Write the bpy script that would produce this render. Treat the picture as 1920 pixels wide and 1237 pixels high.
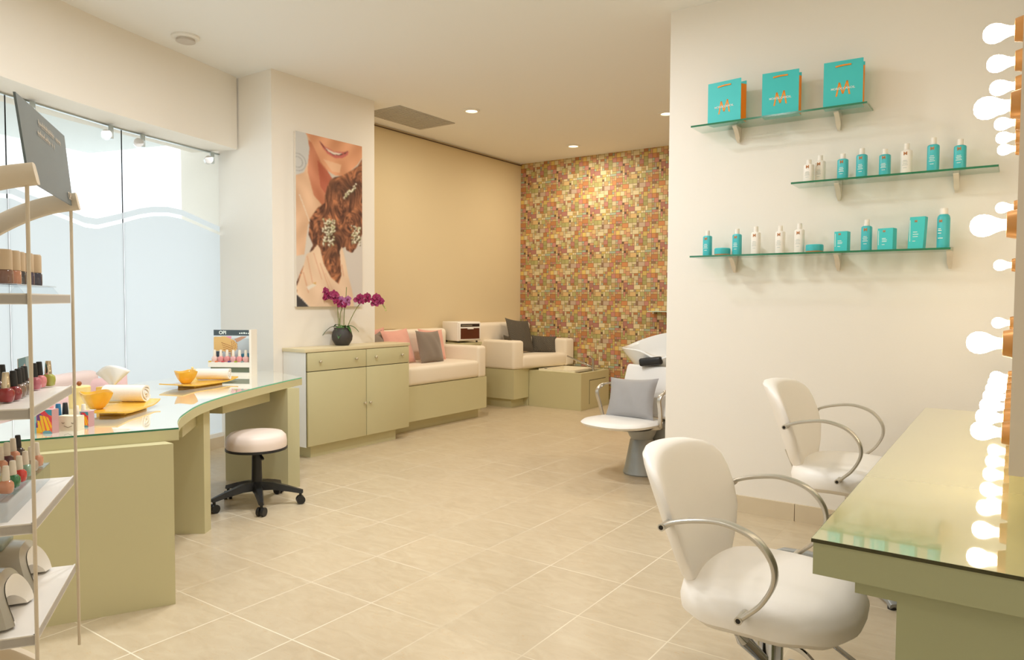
import bpy, bmesh, math, random
import numpy as np
from mathutils import Vector, Matrix, Euler
PI = math.pi
random.seed(7)
for _o in list(bpy.data.objects): bpy.data.objects.remove(_o)
SC = bpy.context.scene
COL = SC.collection

# ------------------------------------------------------------------ camera
FOC, PITCH, ROLL, YAW, CAMH = 1345.14, .04068807, .00531344, .61230267, 1.32
_cd = bpy.data.cameras.new('camera'); _cam = bpy.data.objects.new('camera', _cd); COL.objects.link(_cam)
_cd.sensor_width = 36.0; _cd.sensor_fit = 'HORIZONTAL'; _cd.lens = FOC / 1920 * 36.0
_cd.clip_start = .02; _cd.clip_end = 200
_fw = Vector((-math.sin(YAW) * math.cos(PITCH), math.cos(YAW) * math.cos(PITCH), -math.sin(PITCH)))
_r0 = Vector((math.cos(YAW), math.sin(YAW), 0)); _u0 = _r0.cross(_fw)
_r = math.cos(ROLL) * _r0 + math.sin(ROLL) * _u0; _u = -math.sin(ROLL) * _r0 + math.cos(ROLL) * _u0
_m = Matrix((_r, _u, -_fw)).transposed().to_4x4(); _m.translation = (0, 0, CAMH)
_cam.matrix_world = _m
SC.camera = _cam

# ------------------------------------------------------------------ world, exposure, lights
SC.view_settings.view_transform = 'Standard'; SC.view_settings.look = 'None'
SC.view_settings.exposure = 0.06; SC.view_settings.gamma = 1.0; SC.view_settings.use_curve_mapping = False
SC.cycles.use_denoising = True
SC.cycles.max_bounces = 10; SC.cycles.diffuse_bounces = 6; SC.cycles.transparent_max_bounces = 16
SC.cycles.sample_clamp_indirect = 8; SC.cycles.caustics_reflective = False; SC.cycles.caustics_refractive = False

W = bpy.data.worlds.new('world'); SC.world = W; W.use_nodes = True
_bg = W.node_tree.nodes['Background']
_bg.inputs[0].default_value = (.93, .97, 1.0, 1); _bg.inputs[1].default_value = 1.88

WARM = (1.0, .80, .56)
def light_disk(loc, power, size, color=WARM):
    d = bpy.data.lights.new('downlight_light', 'AREA'); d.shape = 'DISK'; d.size = size
    d.energy = power; d.color = color; d.spread = math.radians(178)
    o = bpy.data.objects.new('downlight_light', d); COL.objects.link(o); o.location = loc
    return o
# alcove downlights, and unseen downlights added to brighten the front salon (the fixtures themselves are built further down)
DOWN_ALCOVE = [(-4.49, 5.673), (-4.467, 7.638), (-2.926, 6.848), (-1.2, 6.9)]
DOWN_FILL = [(-3.2, 2.35, 26), (-2.85, 3.2, 33), (-.95, 2.2, 8), (-1.9, 1.5, 12), (-2.5, -.6, 14), (-3.4, 1.0, 10)]
for x, y in DOWN_ALCOVE: light_disk((x, y, 3.19), 16, .13, (1.0, .90, .74))
for x, y, p in DOWN_FILL: light_disk((x, y, 3.19), p, .24, (.96, .98, 1.0))

# ------------------------------------------------------------------ materials
def lin(c):
    return tuple((v / 12.92 if v <= .04045 else ((v + .055) / 1.055) ** 2.4) for v in c)
def rgb(r, g, b): return lin((r / 255, g / 255, b / 255)) + (1,)
MATS = {}
def mat(name, col, rough=.5, metal=0., spec=.5, noise=0., nscale=20, bump=0., bscale=200, coat=0., emit=None, es=0., trans=0., ior=1.45, alpha=1., sheen=0.):
    if name in MATS: return MATS[name]
    m = bpy.data.materials.new(name); m.use_nodes = True; nt = m.node_tree; b = nt.nodes['Principled BSDF']
    b.inputs['Base Color'].default_value = col; b.inputs['Roughness'].default_value = rough
    b.inputs['Metallic'].default_value = metal; b.inputs['Specular IOR Level'].default_value = spec
    b.inputs['Coat Weight'].default_value = coat; b.inputs['Transmission Weight'].default_value = trans
    b.inputs['IOR'].default_value = ior; b.inputs['Sheen Weight'].default_value = sheen
    if emit: b.inputs['Emission Color'].default_value = emit; b.inputs['Emission Strength'].default_value = es
    tc = nt.nodes.new('ShaderNodeTexCoord')
    if noise:
        n = nt.nodes.new('ShaderNodeTexNoise'); n.inputs['Scale'].default_value = nscale; n.inputs['Detail'].default_value = 4
        nt.links.new(tc.outputs['Object'], n.inputs['Vector'])
        mx = nt.nodes.new('ShaderNodeMix'); mx.data_type = 'RGBA'
        mx.inputs['A'].default_value = tuple(c * (1 - noise) for c in col[:3]) + (1,)
        mx.inputs['B'].default_value = tuple(min(1, c * (1 + noise)) for c in col[:3]) + (1,)
        nt.links.new(n.outputs['Fac'], mx.inputs['Factor']); nt.links.new(mx.outputs['Result'], b.inputs['Base Color'])
    if bump:
        n2 = nt.nodes.new('ShaderNodeTexNoise'); n2.inputs['Scale'].default_value = bscale; n2.inputs['Detail'].default_value = 3
        nt.links.new(tc.outputs['Object'], n2.inputs['Vector'])
        bp = nt.nodes.new('ShaderNodeBump'); bp.inputs['Strength'].default_value = bump; bp.inputs['Distance'].default_value = .002
        nt.links.new(n2.outputs['Fac'], bp.inputs['Height']); nt.links.new(bp.outputs['Normal'], b.inputs['Normal'])
    MATS[name] = m; return m

def mat_thin_glass(name, tint, refl=.08, rough=.0):
    m = bpy.data.materials.new(name); m.use_nodes = True; nt = m.node_tree; nt.nodes.clear()
    out = nt.nodes.new('ShaderNodeOutputMaterial'); t = nt.nodes.new('ShaderNodeBsdfTransparent'); t.inputs[0].default_value = tint
    g = nt.nodes.new('ShaderNodeBsdfGlossy'); g.inputs['Roughness'].default_value = rough
    lw = nt.nodes.new('ShaderNodeLayerWeight'); lw.inputs['Blend'].default_value = .5
    pw = nt.nodes.new('ShaderNodeMath'); pw.operation = 'POWER'; pw.inputs[1].default_value = 5; nt.links.new(lw.outputs['Facing'], pw.inputs[0])
    fr = nt.nodes.new('ShaderNodeMath'); fr.operation = 'MULTIPLY_ADD'; fr.inputs[1].default_value = .96; fr.inputs[2].default_value = .03; nt.links.new(pw.outputs[0], fr.inputs[0])
    mx = nt.nodes.new('ShaderNodeMixShader')
    nt.links.new(fr.outputs[0], mx.inputs[0]); nt.links.new(t.outputs[0], mx.inputs[1]); nt.links.new(g.outputs[0], mx.inputs[2])
    nt.links.new(mx.outputs[0], out.inputs[0]); MATS[name] = m; return m

def mat_film():
    m = bpy.data.materials.new('frosted_film'); m.use_nodes = True; nt = m.node_tree; nt.nodes.clear()
    out = nt.nodes.new('ShaderNodeOutputMaterial'); t = nt.nodes.new('ShaderNodeBsdfTranslucent'); t.inputs[0].default_value = rgb(222, 226, 230)
    d = nt.nodes.new('ShaderNodeBsdfDiffuse'); d.inputs[0].default_value = rgb(225, 233, 236)
    mx = nt.nodes.new('ShaderNodeMixShader'); mx.inputs[0].default_value = .22
    nt.links.new(t.outputs[0], mx.inputs[1]); nt.links.new(d.outputs[0], mx.inputs[2]); nt.links.new(mx.outputs[0], out.inputs[0])
    return m

def mat_attr(name, rough=.6, coat=0., bump=0.):
    m = bpy.data.materials.new(name); m.use_nodes = True; nt = m.node_tree; b = nt.nodes['Principled BSDF']
    a = nt.nodes.new('ShaderNodeVertexColor'); a.layer_name = 'Col'
    nt.links.new(a.outputs['Color'], b.inputs['Base Color']); b.inputs['Roughness'].default_value = rough
    b.inputs['Coat Weight'].default_value = coat; b.inputs['Specular IOR Level'].default_value = .3
    return m

def mat_floor():
    m = bpy.data.materials.new('floor_tile'); m.use_nodes = True; nt = m.node_tree; b = nt.nodes['Principled BSDF']
    N = nt.nodes.new; L = nt.links.new
    tc = N('ShaderNodeTexCoord'); sep = N('ShaderNodeSeparateXYZ'); L(tc.outputs['Object'], sep.inputs[0])
    def math_(op, a, bb=None):
        n = N('ShaderNodeMath'); n.operation = op
        for i, v in enumerate((a, bb)):
            if v is None: continue
            if isinstance(v, (int, float)): n.inputs[i].default_value = v
            else: L(v, n.inputs[i])
        return n.outputs[0]
    gx = math_('DIVIDE', math_('ADD', sep.outputs[0], 2.665 + 40 * .398), .398)
    gy = math_('DIVIDE', math_('ADD', sep.outputs[1], -2.170 + 40 * .418), .418)
    def line(g, per, w=.0027):
        f = math_('FRACT', g); d = math_('MINIMUM', f, math_('SUBTRACT', 1, f)); return math_('LESS_THAN', math_('MULTIPLY', d, per), w)
    gr = math_('MAXIMUM', line(gx, .398), line(gy, .418))
    cmb = N('ShaderNodeCombineXYZ'); L(math_('FLOOR', gx), cmb.inputs[0]); L(math_('FLOOR', gy), cmb.inputs[1])
    wn = N('ShaderNodeTexWhiteNoise'); wn.noise_dimensions = '2D'; L(cmb.outputs[0], wn.inputs['Vector'])
    add = N('ShaderNodeVectorMath'); add.operation = 'MULTIPLY_ADD'; L(wn.outputs['Color'], add.inputs[0]); add.inputs[1].default_value = (9, 9, 9); L(tc.outputs['Object'], add.inputs[2])
    mp = N('ShaderNodeMapping'); mp.inputs['Rotation'].default_value = (0, 0, .6); mp.inputs['Scale'].default_value = (1, 2.2, 1); L(add.outputs[0], mp.inputs[0])
    n1 = N('ShaderNodeTexNoise'); n1.inputs['Scale'].default_value = 7; n1.inputs['Detail'].default_value = 8; n1.inputs['Distortion'].default_value = 1.4; L(mp.outputs[0], n1.inputs['Vector'])
    rp = N('ShaderNodeValToRGB'); L(n1.outputs['Fac'], rp.inputs[0]); e = rp.color_ramp.elements
    e[0].position = .25; e[0].color = rgb(198, 180, 150); e[1].position = .75; e[1].color = rgb(211, 196, 168)
    e2 = rp.color_ramp.elements.new(.5); e2.color = rgb(205, 188, 159)
    n2 = N('ShaderNodeTexNoise'); n2.inputs['Scale'].default_value = 38; n2.inputs['Detail'].default_value = 5; n2.inputs['Distortion'].default_value = 2; L(mp.outputs[0], n2.inputs['Vector'])
    r2 = N('ShaderNodeValToRGB'); L(n2.outputs['Fac'], r2.inputs[0]); r2.color_ramp.elements[0].position = .60; r2.color_ramp.elements[0].color = (0, 0, 0, 1); r2.color_ramp.elements[1].position = .74; r2.color_ramp.elements[1].color = (.5, .5, .5, 1)
    mxv = N('ShaderNodeMix'); mxv.data_type = 'RGBA'; L(r2.outputs[0], mxv.inputs['Factor']); L(rp.outputs[0], mxv.inputs['A']); mxv.inputs['B'].default_value = rgb(205, 165, 105)
    mv = N('ShaderNodeMix'); mv.data_type = 'RGBA'; mv.blend_type = 'MULTIPLY'; mv.inputs['Factor'].default_value = 1
    L(mxv.outputs['Result'], mv.inputs['A']); vr = math_('MULTIPLY_ADD', wn.outputs['Value'], .05); nt.nodes[-1].inputs[2].default_value = .95
    cb = N('ShaderNodeCombineXYZ')
    for i in range(3): L(vr, cb.inputs[i])
    L(cb.outputs[0], mv.inputs['B'])
    n3 = N('ShaderNodeTexNoise'); n3.inputs['Scale'].default_value = 1.1; n3.inputs['Detail'].default_value = 2; L(tc.outputs['Object'], n3.inputs['Vector'])
    r3 = N('ShaderNodeValToRGB'); L(n3.outputs['Fac'], r3.inputs[0]); r3.color_ramp.elements[0].position = .42; r3.color_ramp.elements[0].color = (.10, .10, .10, 1); r3.color_ramp.elements[1].position = .62; r3.color_ramp.elements[1].color = (.85, .85, .85, 1)
    mg = N('ShaderNodeMix'); mg.data_type = 'RGBA'; L(math_('MULTIPLY', gr, r3.outputs[0]), mg.inputs['Factor']); L(mv.outputs['Result'], mg.inputs['A']); mg.inputs['B'].default_value = rgb(240, 230, 208)
    L(mg.outputs['Result'], b.inputs['Base Color'])
    L(math_('MULTIPLY_ADD', gr, .4), b.inputs['Roughness']); nt.nodes[-1].inputs[2].default_value = .30
    b.inputs['Specular IOR Level'].default_value = .45
    return m

M_WALL = mat('wall_paint', rgb(240, 234, 224), .75, noise=.012, nscale=2, bump=.15, bscale=120)
M_CEIL = mat('ceiling_paint', rgb(240, 240, 238), .8)
M_ALC = mat('alcove_wall_paint', rgb(222, 204, 166), .75, noise=.01, nscale=2)
M_WHITEP = mat('white_paint', rgb(238, 236, 230), .5)
M_CAB = mat('cabinet_laminate', rgb(203, 196, 155), .38, noise=.012, nscale=3)
M_CABD = mat('counter_laminate', rgb(160, 160, 122), .4, noise=.012, nscale=3)
M_UPH = mat('cream_leatherette', rgb(240, 228, 208), .5, noise=.012, nscale=6, bump=.12, bscale=60)
M_WUPH = mat('white_leatherette', rgb(248, 242, 234), .42, noise=.012, nscale=6, bump=.12, bscale=40)
M_WUPH2 = mat('bright_white_leatherette', rgb(238, 236, 232), .4)
M_BLACK = mat('black_plastic', rgb(38, 38, 38), .38)
M_DARK = mat('dark_gap', rgb(40, 34, 26), .7)
M_CHROME = mat('chrome', rgb(200, 200, 200), .12, metal=1)
M_ALU = mat('brushed_aluminium', rgb(205, 200, 190), .33, metal=.9)
M_SILVER = mat('silver_paint', rgb(165, 168, 168), .35, metal=.35)
M_BRASS = mat('brown_socket', rgb(178, 128, 72), .4, metal=.3)
M_GEDGE = mat('green_glass_edge', rgb(40, 118, 82), .15, spec=.7)
M_GEDGE_L = mat('pale_green_glass_edge', rgb(110, 200, 165), .15, spec=.7)
M_GLASS = mat_thin_glass('shelf_glass', (.92, .98, .95, 1))
M_WGLASS = mat_thin_glass('window_glass', (.97, .99, .99, 1))
M_ACR = mat_thin_glass('clear_acrylic', (.94, .96, .97, 1))
M_FILM = mat_film()
M_TOPG = mat('glass_table_top', rgb(225, 226, 210), .03, spec=.9, coat=1.0)
M_TOPG.node_tree.nodes['Principled BSDF'].inputs['Coat IOR'].default_value = 1.7
M_TOPC = mat('glass_counter_top', rgb(196, 190, 140), .03, spec=.9, coat=1.0)
M_TOPC.node_tree.nodes['Principled BSDF'].inputs['Coat IOR'].default_value = 1.75
M_CER = mat('white_ceramic', rgb(238, 240, 240), .12, coat=.6)
M_CREAMC = mat('cream_ceramic', rgb(246, 238, 214), .18, coat=.4)
M_TEAL = mat('turquoise_print', rgb(68, 200, 200), .5)
M_TEALB = mat('turquoise_plastic', rgb(72, 188, 194), .35)
M_ORG = mat('orange_print', rgb(244, 150, 34), .5)
M_LOGO = mat('copper_print', rgb(196, 132, 80), .5)
M_WPL = mat('white_plastic', rgb(242, 236, 226), .35)
M_LET = mat('white_print', rgb(235, 244, 240), .6)
M_GREYL = mat('pale_grey_print', rgb(200, 205, 198), .6)
M_PINK = mat('pink_fabric', rgb(228, 168, 150), .85, noise=.03, nscale=60, sheen=.3)
M_GREYF = mat('taupe_grey_fabric', rgb(132, 118, 104), .85, noise=.05, nscale=80, sheen=.3)
M_DGREYF = mat('dark_grey_fabric', rgb(78, 72, 64), .9, noise=.05, nscale=80)
M_LGREYF = mat('light_grey_satin', rgb(160, 158, 158), .6, noise=.05, nscale=14, sheen=.3)
M_TOWEL = mat('white_towel', rgb(240, 232, 222), .95, noise=.03, nscale=90, bump=.6, bscale=300)
M_PTOWEL = mat('pale_pink_towel', rgb(226, 208, 204), .95, noise=.03, nscale=90, bump=.6, bscale=300)
M_SILL = mat('pale_metal', rgb(190, 200, 202), .3, metal=.7)
M_RACK = mat('rack_white', rgb(232, 226, 218), .4)
M_RACKB = mat('rack_beige', rgb(216, 202, 180), .5)
M_SLATE = mat('slate_print', rgb(102, 114, 118), .35, noise=.12, nscale=5)
M_POT = mat('charcoal_pot', rgb(66, 62, 60), .55, bump=.3, bscale=40)
M_LEAF = mat('orchid_leaf', rgb(72, 116, 58), .4, noise=.12, nscale=20)
M_STEM = mat('orchid_stem', rgb(130, 136, 80), .5)
M_PETAL = mat('orchid_petal', rgb(156, 40, 90), .5, noise=.3, nscale=60)
M_PETALP = mat('orchid_petal_pale', rgb(176, 104, 150), .5, noise=.2, nscale=60)
M_VENT = mat('vent_grey', rgb(186, 182, 174), .6)
M_BASEB = mat('skirting_tile', rgb(214, 198, 170), .35, noise=.04, nscale=9)
M_HEDGE = mat('hedge_leaf', rgb(120, 150, 70), .6, noise=.3, nscale=8)

def mat_amber():
    m = mat('amber_resin', rgb(236, 184, 70), .25, noise=.25, nscale=14, coat=.5, spec=.5)
    b = m.node_tree.nodes['Principled BSDF']; b.inputs['Subsurface Weight'].default_value = .0
    return m
M_AMB = mat_amber()
M_AMBL = mat('pale_amber_resin', rgb(240, 216, 150), .35, noise=.12, nscale=20)
def mat_bulb():
    m = bpy.data.materials.new('frosted_bulb'); m.use_nodes = True; nt = m.node_tree; nt.nodes.clear()
    out = nt.nodes.new('ShaderNodeOutputMaterial'); e = nt.nodes.new('ShaderNodeEmission')
    e.inputs[0].default_value = (1, .84, .60, 1); e.inputs[1].default_value = 25
    nt.links.new(e.outputs[0], out.inputs[0]); return m
M_BULB = mat_bulb()
def mat_emit(name, c, s):
    m = bpy.data.materials.new(name); m.use_nodes = True; nt = m.node_tree; nt.nodes.clear()
    out = nt.nodes.new('ShaderNodeOutputMaterial'); e = nt.nodes.new('ShaderNodeEmission')
    e.inputs[0].default_value = c; e.inputs[1].default_value = s; nt.links.new(e.outputs[0], out.inputs[0]); return m
M_DLENS = mat_emit('downlight_lens', (1, .9, .62, 1), 3.0)
M_MIRROR = mat('mirror_glass', rgb(235, 238, 236), .01, metal=1)
M_FLOOR = mat_floor()

# ------------------------------------------------------------------ mesh builders
class MB:
    def __init__(s): s.v = []; s.f = []; s.sm = []
    def add(s, vs, fs, smooth=False, mtx=None):
        k = len(s.v)
        s.v += [tuple(mtx @ Vector(v)) if mtx is not None else tuple(v) for v in vs]
        s.f += [tuple(i + k for i in f) for f in fs]; s.sm += [smooth] * len(fs); return s
    def box(s, x0, x1, y0, y1, z0, z1, mtx=None):
        vs = [(x, y, z) for z in (z0, z1) for y in (y0, y1) for x in (x0, x1)]
        return s.add(vs, [(0, 2, 3, 1), (4, 5, 7, 6), (0, 1, 5, 4), (2, 6, 7, 3), (0, 4, 6, 2), (1, 3, 7, 5)], False, mtx)
    def rbox(s, x0, x1, y0, y1, z0, z1, r=.02, seg=3, mtx=None, smooth=True):
        bm = bmesh.new(); bmesh.ops.create_cube(bm, size=1)
        for v in bm.verts: v.co = Vector(((x0 + x1) / 2 + v.co.x * (x1 - x0), (y0 + y1) / 2 + v.co.y * (y1 - y0), (z0 + z1) / 2 + v.co.z * (z1 - z0)))
        bmesh.ops.bevel(bm, geom=list(bm.edges), offset=r, segments=seg, affect='EDGES', profile=.5)
        bm.verts.index_update(); vs = [tuple(v.co) for v in bm.verts]; fs = [tuple(v.index for v in f.verts) for f in bm.faces]; bm.free()
        return s.add(vs, fs, smooth, mtx)
    def prism(s, poly, z0, z1, mtx=None, smooth=False):
        n = len(poly)
        a = sum(poly[i][0] * poly[(i + 1) % n][1] - poly[(i + 1) % n][0] * poly[i][1] for i in range(n))
        if a < 0: poly = poly[::-1]
        vs = [(x, y, z0) for x, y in poly] + [(x, y, z1) for x, y in poly]
        fs = [tuple(range(n - 1, -1, -1)), tuple(range(n, 2 * n))] + [(i, (i + 1) % n, n + (i + 1) % n, n + i) for i in range(n)]
        return s.add(vs, fs, smooth, mtx)
    def strip(s, pa, pb, z0, z1):
        # solid wall strip between two polylines of equal length
        n = len(pa); vs = []
        for (ax, ay), (bx, by) in zip(pa, pb): vs += [(ax, ay, z0), (bx, by, z0), (bx, by, z1), (ax, ay, z1)]
        fs = []
        for i in range(n - 1):
            a = 4 * i; b = a + 4
            for q in range(4): fs.append((a + q, a + (q + 1) % 4, b + (q + 1) % 4, b + q))
        fs += [(3, 2, 1, 0), (4 * n - 4, 4 * n - 3, 4 * n - 2, 4 * n - 1)]
        return s.add(vs, fs)
    def lathe(s, prof, n=32, mtx=None, smooth=True, ex=1., ey=1., cap=True):
        vs = []; fs = []
        for r, z in prof:
            for i in range(n):
                a = 2 * PI * i / n; vs.append((r * math.cos(a) * ex, r * math.sin(a) * ey, z))
        for j in range(len(prof) - 1):
            for i in range(n):
                k = (i + 1) % n; fs.append((j * n + i, j * n + k, (j + 1) * n + k, (j + 1) * n + i))
        if cap:
            if prof[0][0] > 1e-5: fs.append(tuple(range(n - 1, -1, -1)))
            if prof[-1][0] > 1e-5: fs.append(tuple((len(prof) - 1) * n + i for i in range(n)))
        return s.add(vs, fs, smooth, mtx)
    def cyl(s, p0, p1, r0, r1=None, n=16, smooth=True):
        r1 = r0 if r1 is None else r1
        p0 = Vector(p0); p1 = Vector(p1); d = p1 - p0; q = d.to_track_quat('Z', 'Y').to_matrix().to_4x4(); q.translation = p0
        return s.lathe([(0, 0), (r0, 0), (r0, 0), (r1, d.length), (r1, d.length), (0, d.length)], n, q, smooth, cap=False)
    def tube(s, pts, r, n=10, flat=None, up=Vector((0, 0, 1)), caps=True):
        # sweep of a round or (flat=(w,h)) rounded-rectangular profile along a polyline
        P = [Vector(p) for p in pts]; vs = []; fs = []; m = len(P)
        for i, p in enumerate(P):
            t = (P[min(i + 1, m - 1)] - P[max(i - 1, 0)]).normalized()
            sd = t.cross(up); sd = sd.normalized() if sd.length > 1e-4 else Vector((1, 0, 0)); uu = sd.cross(t).normalized()
            rr = r[i] if isinstance(r, (list, tuple)) else r
            for k in range(n):
                a = 2 * PI * k / n; c, q = math.cos(a), math.sin(a)
                if flat:
                    e = .45; c = math.copysign(abs(c) ** e, c) * flat[0] / 2; q = math.copysign(abs(q) ** e, q) * flat[1] / 2
                    vs.append(p + sd * c + uu * q)
                else: vs.append(p + sd * c * rr + uu * q * rr)
        for i in range(m - 1):
            for k in range(n):
                k2 = (k + 1) % n; fs.append((i * n + k, i * n + k2, (i + 1) * n + k2, (i + 1) * n + k))
        if caps: fs += [tuple(range(n - 1, -1, -1)), tuple((m - 1) * n + k for k in range(n))]
        return s.add(vs, fs, True)
    def sphere(s, c, r, n=16, sc=(1, 1, 1), mtx=None):
        prof = [(r * math.sin(PI * i / (n // 2)) if 0 < i < n // 2 else 0, -r * math.cos(PI * i / (n // 2))) for i in range(n // 2 + 1)]
        M = Matrix.Translation(c) @ Matrix.Diagonal((sc[0], sc[1], sc[2], 1))
        return s.lathe(prof, n, M if mtx is None else mtx @ M)
    def mesh(s, name):
        me = bpy.data.meshes.new(name); me.from_pydata(s.v, [], s.f)
        me.polygons.foreach_set('use_smooth', s.sm); me.update()
        bm = bmesh.new(); bm.from_mesh(me); bmesh.ops.remove_doubles(bm, verts=bm.verts, dist=1e-6)
        bmesh.ops.recalc_face_normals(bm, faces=bm.faces)
        bm.to_mesh(me); bm.free(); 
        try: me.set_sharp_from_angle(angle=math.radians(38))
        except Exception: pass
        return me
    def build(s, name, m, parent=None):
        me = s.mesh(name); me.materials.append(m); o = bpy.data.objects.new(name, me); COL.objects.link(o)
        if parent: o.parent = parent
        return o

def smooth_path(pts, k=6):
    P = [Vector(p) for p in pts]; out = []
    for i in range(len(P) - 1):
        a, b, c, d = P[max(i - 1, 0)], P[i], P[i + 1], P[min(i + 2, len(P) - 1)]
        for j in range(k):
            t = j / k; out.append(.5 * ((2 * b) + (c - a) * t + (2 * a - 5 * b + 4 * c - d) * t * t + (3 * b - a - 3 * c + d) * t ** 3))
    out.append(P[-1]); return out

def thing(name, label, cat, loc=(0, 0, 0), rz=0., group=None):
    o = bpy.data.objects.new(name, None); COL.objects.link(o); o.empty_display_size = .1
    o.location = loc; o.rotation_euler = (0, 0, rz); o['label'] = label; o['category'] = cat
    if group: o['group'] = group
    return o
def tag(o, label, cat, group=None, kind=None):
    o['label'] = label; o['category'] = cat
    if group: o['group'] = group
    if kind: o['kind'] = kind
    return o
def struct(name, mb, m):
    o = mb.build(name, m); o['kind'] = 'structure'; return o
def dup(root, loc, rz=0., label=None):
    r = root.copy(); COL.objects.link(r); r.location = loc; r.rotation_euler = (0, 0, rz)
    if label: r['label'] = label
    for ch in list(root.children):
        c = ch.copy(); COL.objects.link(c); c.parent = r
        for g in list(ch.children):
            d = g.copy(); COL.objects.link(d); d.parent = c
    return r

def text_mb(body, size, mtx, extrude=.0004, bold=0.):
    cu = bpy.data.curves.new('lettering', 'FONT'); cu.body = body; cu.size = size; cu.align_x = 'CENTER'; cu.align_y = 'CENTER'
    cu.extrude = extrude; cu.offset = bold; cu.resolution_u = 3
    o = bpy.data.objects.new('lettering', cu); COL.objects.link(o)
    bpy.context.view_layer.update(); dg = bpy.context.evaluated_depsgraph_get()
    me = bpy.data.meshes.new_from_object(o.evaluated_get(dg))
    mb = MB(); mb.add([v.co for v in me.vertices], [tuple(p.vertices) for p in me.polygons], False, mtx)
    bpy.data.objects.remove(o); bpy.data.meshes.remove(me); bpy.data.curves.remove(cu); return mb

def frame(origin, right, up):
    r = Vector(right).normalized(); u = Vector(up).normalized(); n = r.cross(u)
    m = Matrix((r, u, n)).transposed().to_4x4(); m.translation = Vector(origin); return m

# ------------------------------------------------------------------ painted (printed) panels
def raster(nx, ny, w, h, fn):
    u = (np.arange(nx) + .5) / nx * w; v = (np.arange(ny) + .5) / ny * h
    U, V = np.meshgrid(u, v); img = np.zeros((ny, nx, 3)); fn(U, V, img); return np.clip(img, 0, 255) / 255.
def inpoly(U, V, poly):
    ins = np.zeros(U.shape, bool); n = len(poly)
    for i in range(n):
        x0, y0 = poly[i]; x1, y1 = poly[(i + 1) % n]
        if y0 == y1: continue
        c = ((y0 > V) != (y1 > V)) & (U < (x1 - x0) * (V - y0) / (y1 - y0) + x0); ins ^= c
    return ins
def panel_mesh(name, img, w, h, m, parent, mtx, label=None):
    ny, nx, _ = img.shape
    vs = [(i / nx * w - w / 2, h - j / ny * h, 0) for j in range(ny + 1) for i in range(nx + 1)]
    fs = [(j * (nx + 1) + i, (j + 1) * (nx + 1) + i, (j + 1) * (nx + 1) + i + 1, j * (nx + 1) + i + 1) for j in range(ny) for i in range(nx)]
    me = bpy.data.meshes.new(name); me.from_pydata([tuple(mtx @ Vector(v)) for v in vs], [], fs); me.update()
    at = me.color_attributes.new('Col', 'FLOAT_COLOR', 'CORNER')
    L = img.reshape(-1, 3); L = np.where(L <= .04045, L / 12.92, ((L + .055) / 1.055) ** 2.4)
    c = np.ones((len(L), 4, 4), np.float32); c[:, :, :3] = L[:, None, :]
    at.data.foreach_set('color', c.reshape(-1)); me.materials.append(m)
    o = bpy.data.objects.new(name, me); COL.objects.link(o); o.parent = parent
    return o
M_PRINT = mat_attr('printed_card', .35, coat=.1)
M_CANVAS = mat_attr('printed_canvas', .75)
M_WPAPER = mat_attr('wallpaper_print', .6)

#==SHELL==
CEIL = 3.21
struct('floor', MB().box(-6.6, .6, -3.2, 8.6, -.1, 0), M_FLOOR)
struct('ceiling', MB().box(-6.3, .6, -3.2, 8.6, CEIL, CEIL + .1), M_CEIL)
WIN = [(-3.6, -.8), (-4.25, .10), (-4.80, .98), (-5.229, 1.894), (-5.57, 2.78), (-5.80, 3.74)]
HIN = [(-3.16, -1.0), (-3.88, 0.0), (-4.42, .92), (-4.833, 1.73), (-4.992, 2.075), (-5.137, 2.468), (-5.263, 2.911), (-5.412, 3.44), (-5.500, 3.72)]
HIN = [tuple(p[:2]) for p in smooth_path([(a, b, 0) for a, b in HIN], 4)]
def offs(p, d):
    out = []
    for i, (x, y) in enumerate(p):
        a = Vector(p[max(i - 1, 0)]); b = Vector(p[min(i + 1, len(p) - 1)]); t = (b - a).normalized(); out.append((x - t.y * d, y + t.x * d))
    return out
struct('wall_window', MB().strip(HIN, offs(HIN, .47), 2.601, CEIL), M_WALL)
struct('trim_1', MB().strip(offs(WIN, -.035), offs(WIN, .05), 0, .10), M_BASEB)
struct('trim_2', MB().strip(offs(WIN, -.03), offs(WIN, .04), .10, .135), M_WHITEP)
struct('wall_pillar', MB().box(-6.4, -5.05, 3.735, 4.89, 0, CEIL), M_WALL)
struct('wall_alcove', MB().box(-5.87, -5.67, 4.89, 8.45, 0, CEIL), M_ALC)
struct('wall_partition', MB().box(-1.90, .3, 4.495, 4.66, 0, CEIL), M_WALL)
struct('wall_right', MB().box(.3, .5, -3.2, 8.45, 0, CEIL), M_WALL)
struct('wall_rear', MB().box(-3.2, .3, -3.2, -3.0, 0, CEIL), M_WALL)
struct('wall_left', MB().prism([(-3.2, -3.0), (-2.9, -3.0), (-3.2, -1.02), (-3.6, -.84)], 2.6, CEIL), M_WALL)
struct('window_6', MB().prism([(-3.215, -2.99), (-3.205, -2.99), (-3.595, -.83), (-3.605, -.83)], .10, 2.6), M_WGLASS)  # unseen clear pane, added instead of wall to let daylight in
_b = MB().box(-1.89, -1.062, 4.480, 4.495, 0, .105).box(-1.058, -.232, 4.480, 4.495, 0, .105).box(-.228, .3, 4.480, 4.495, 0, .105)
struct('baseboard_partition', _b, M_BASEB)
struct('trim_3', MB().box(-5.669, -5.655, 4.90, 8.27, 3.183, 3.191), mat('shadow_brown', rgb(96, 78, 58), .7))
struct('trim_4', MB().box(-5.669, -5.655, 4.90, 5.80, 1.0, 1.945), M_ALC)

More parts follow.
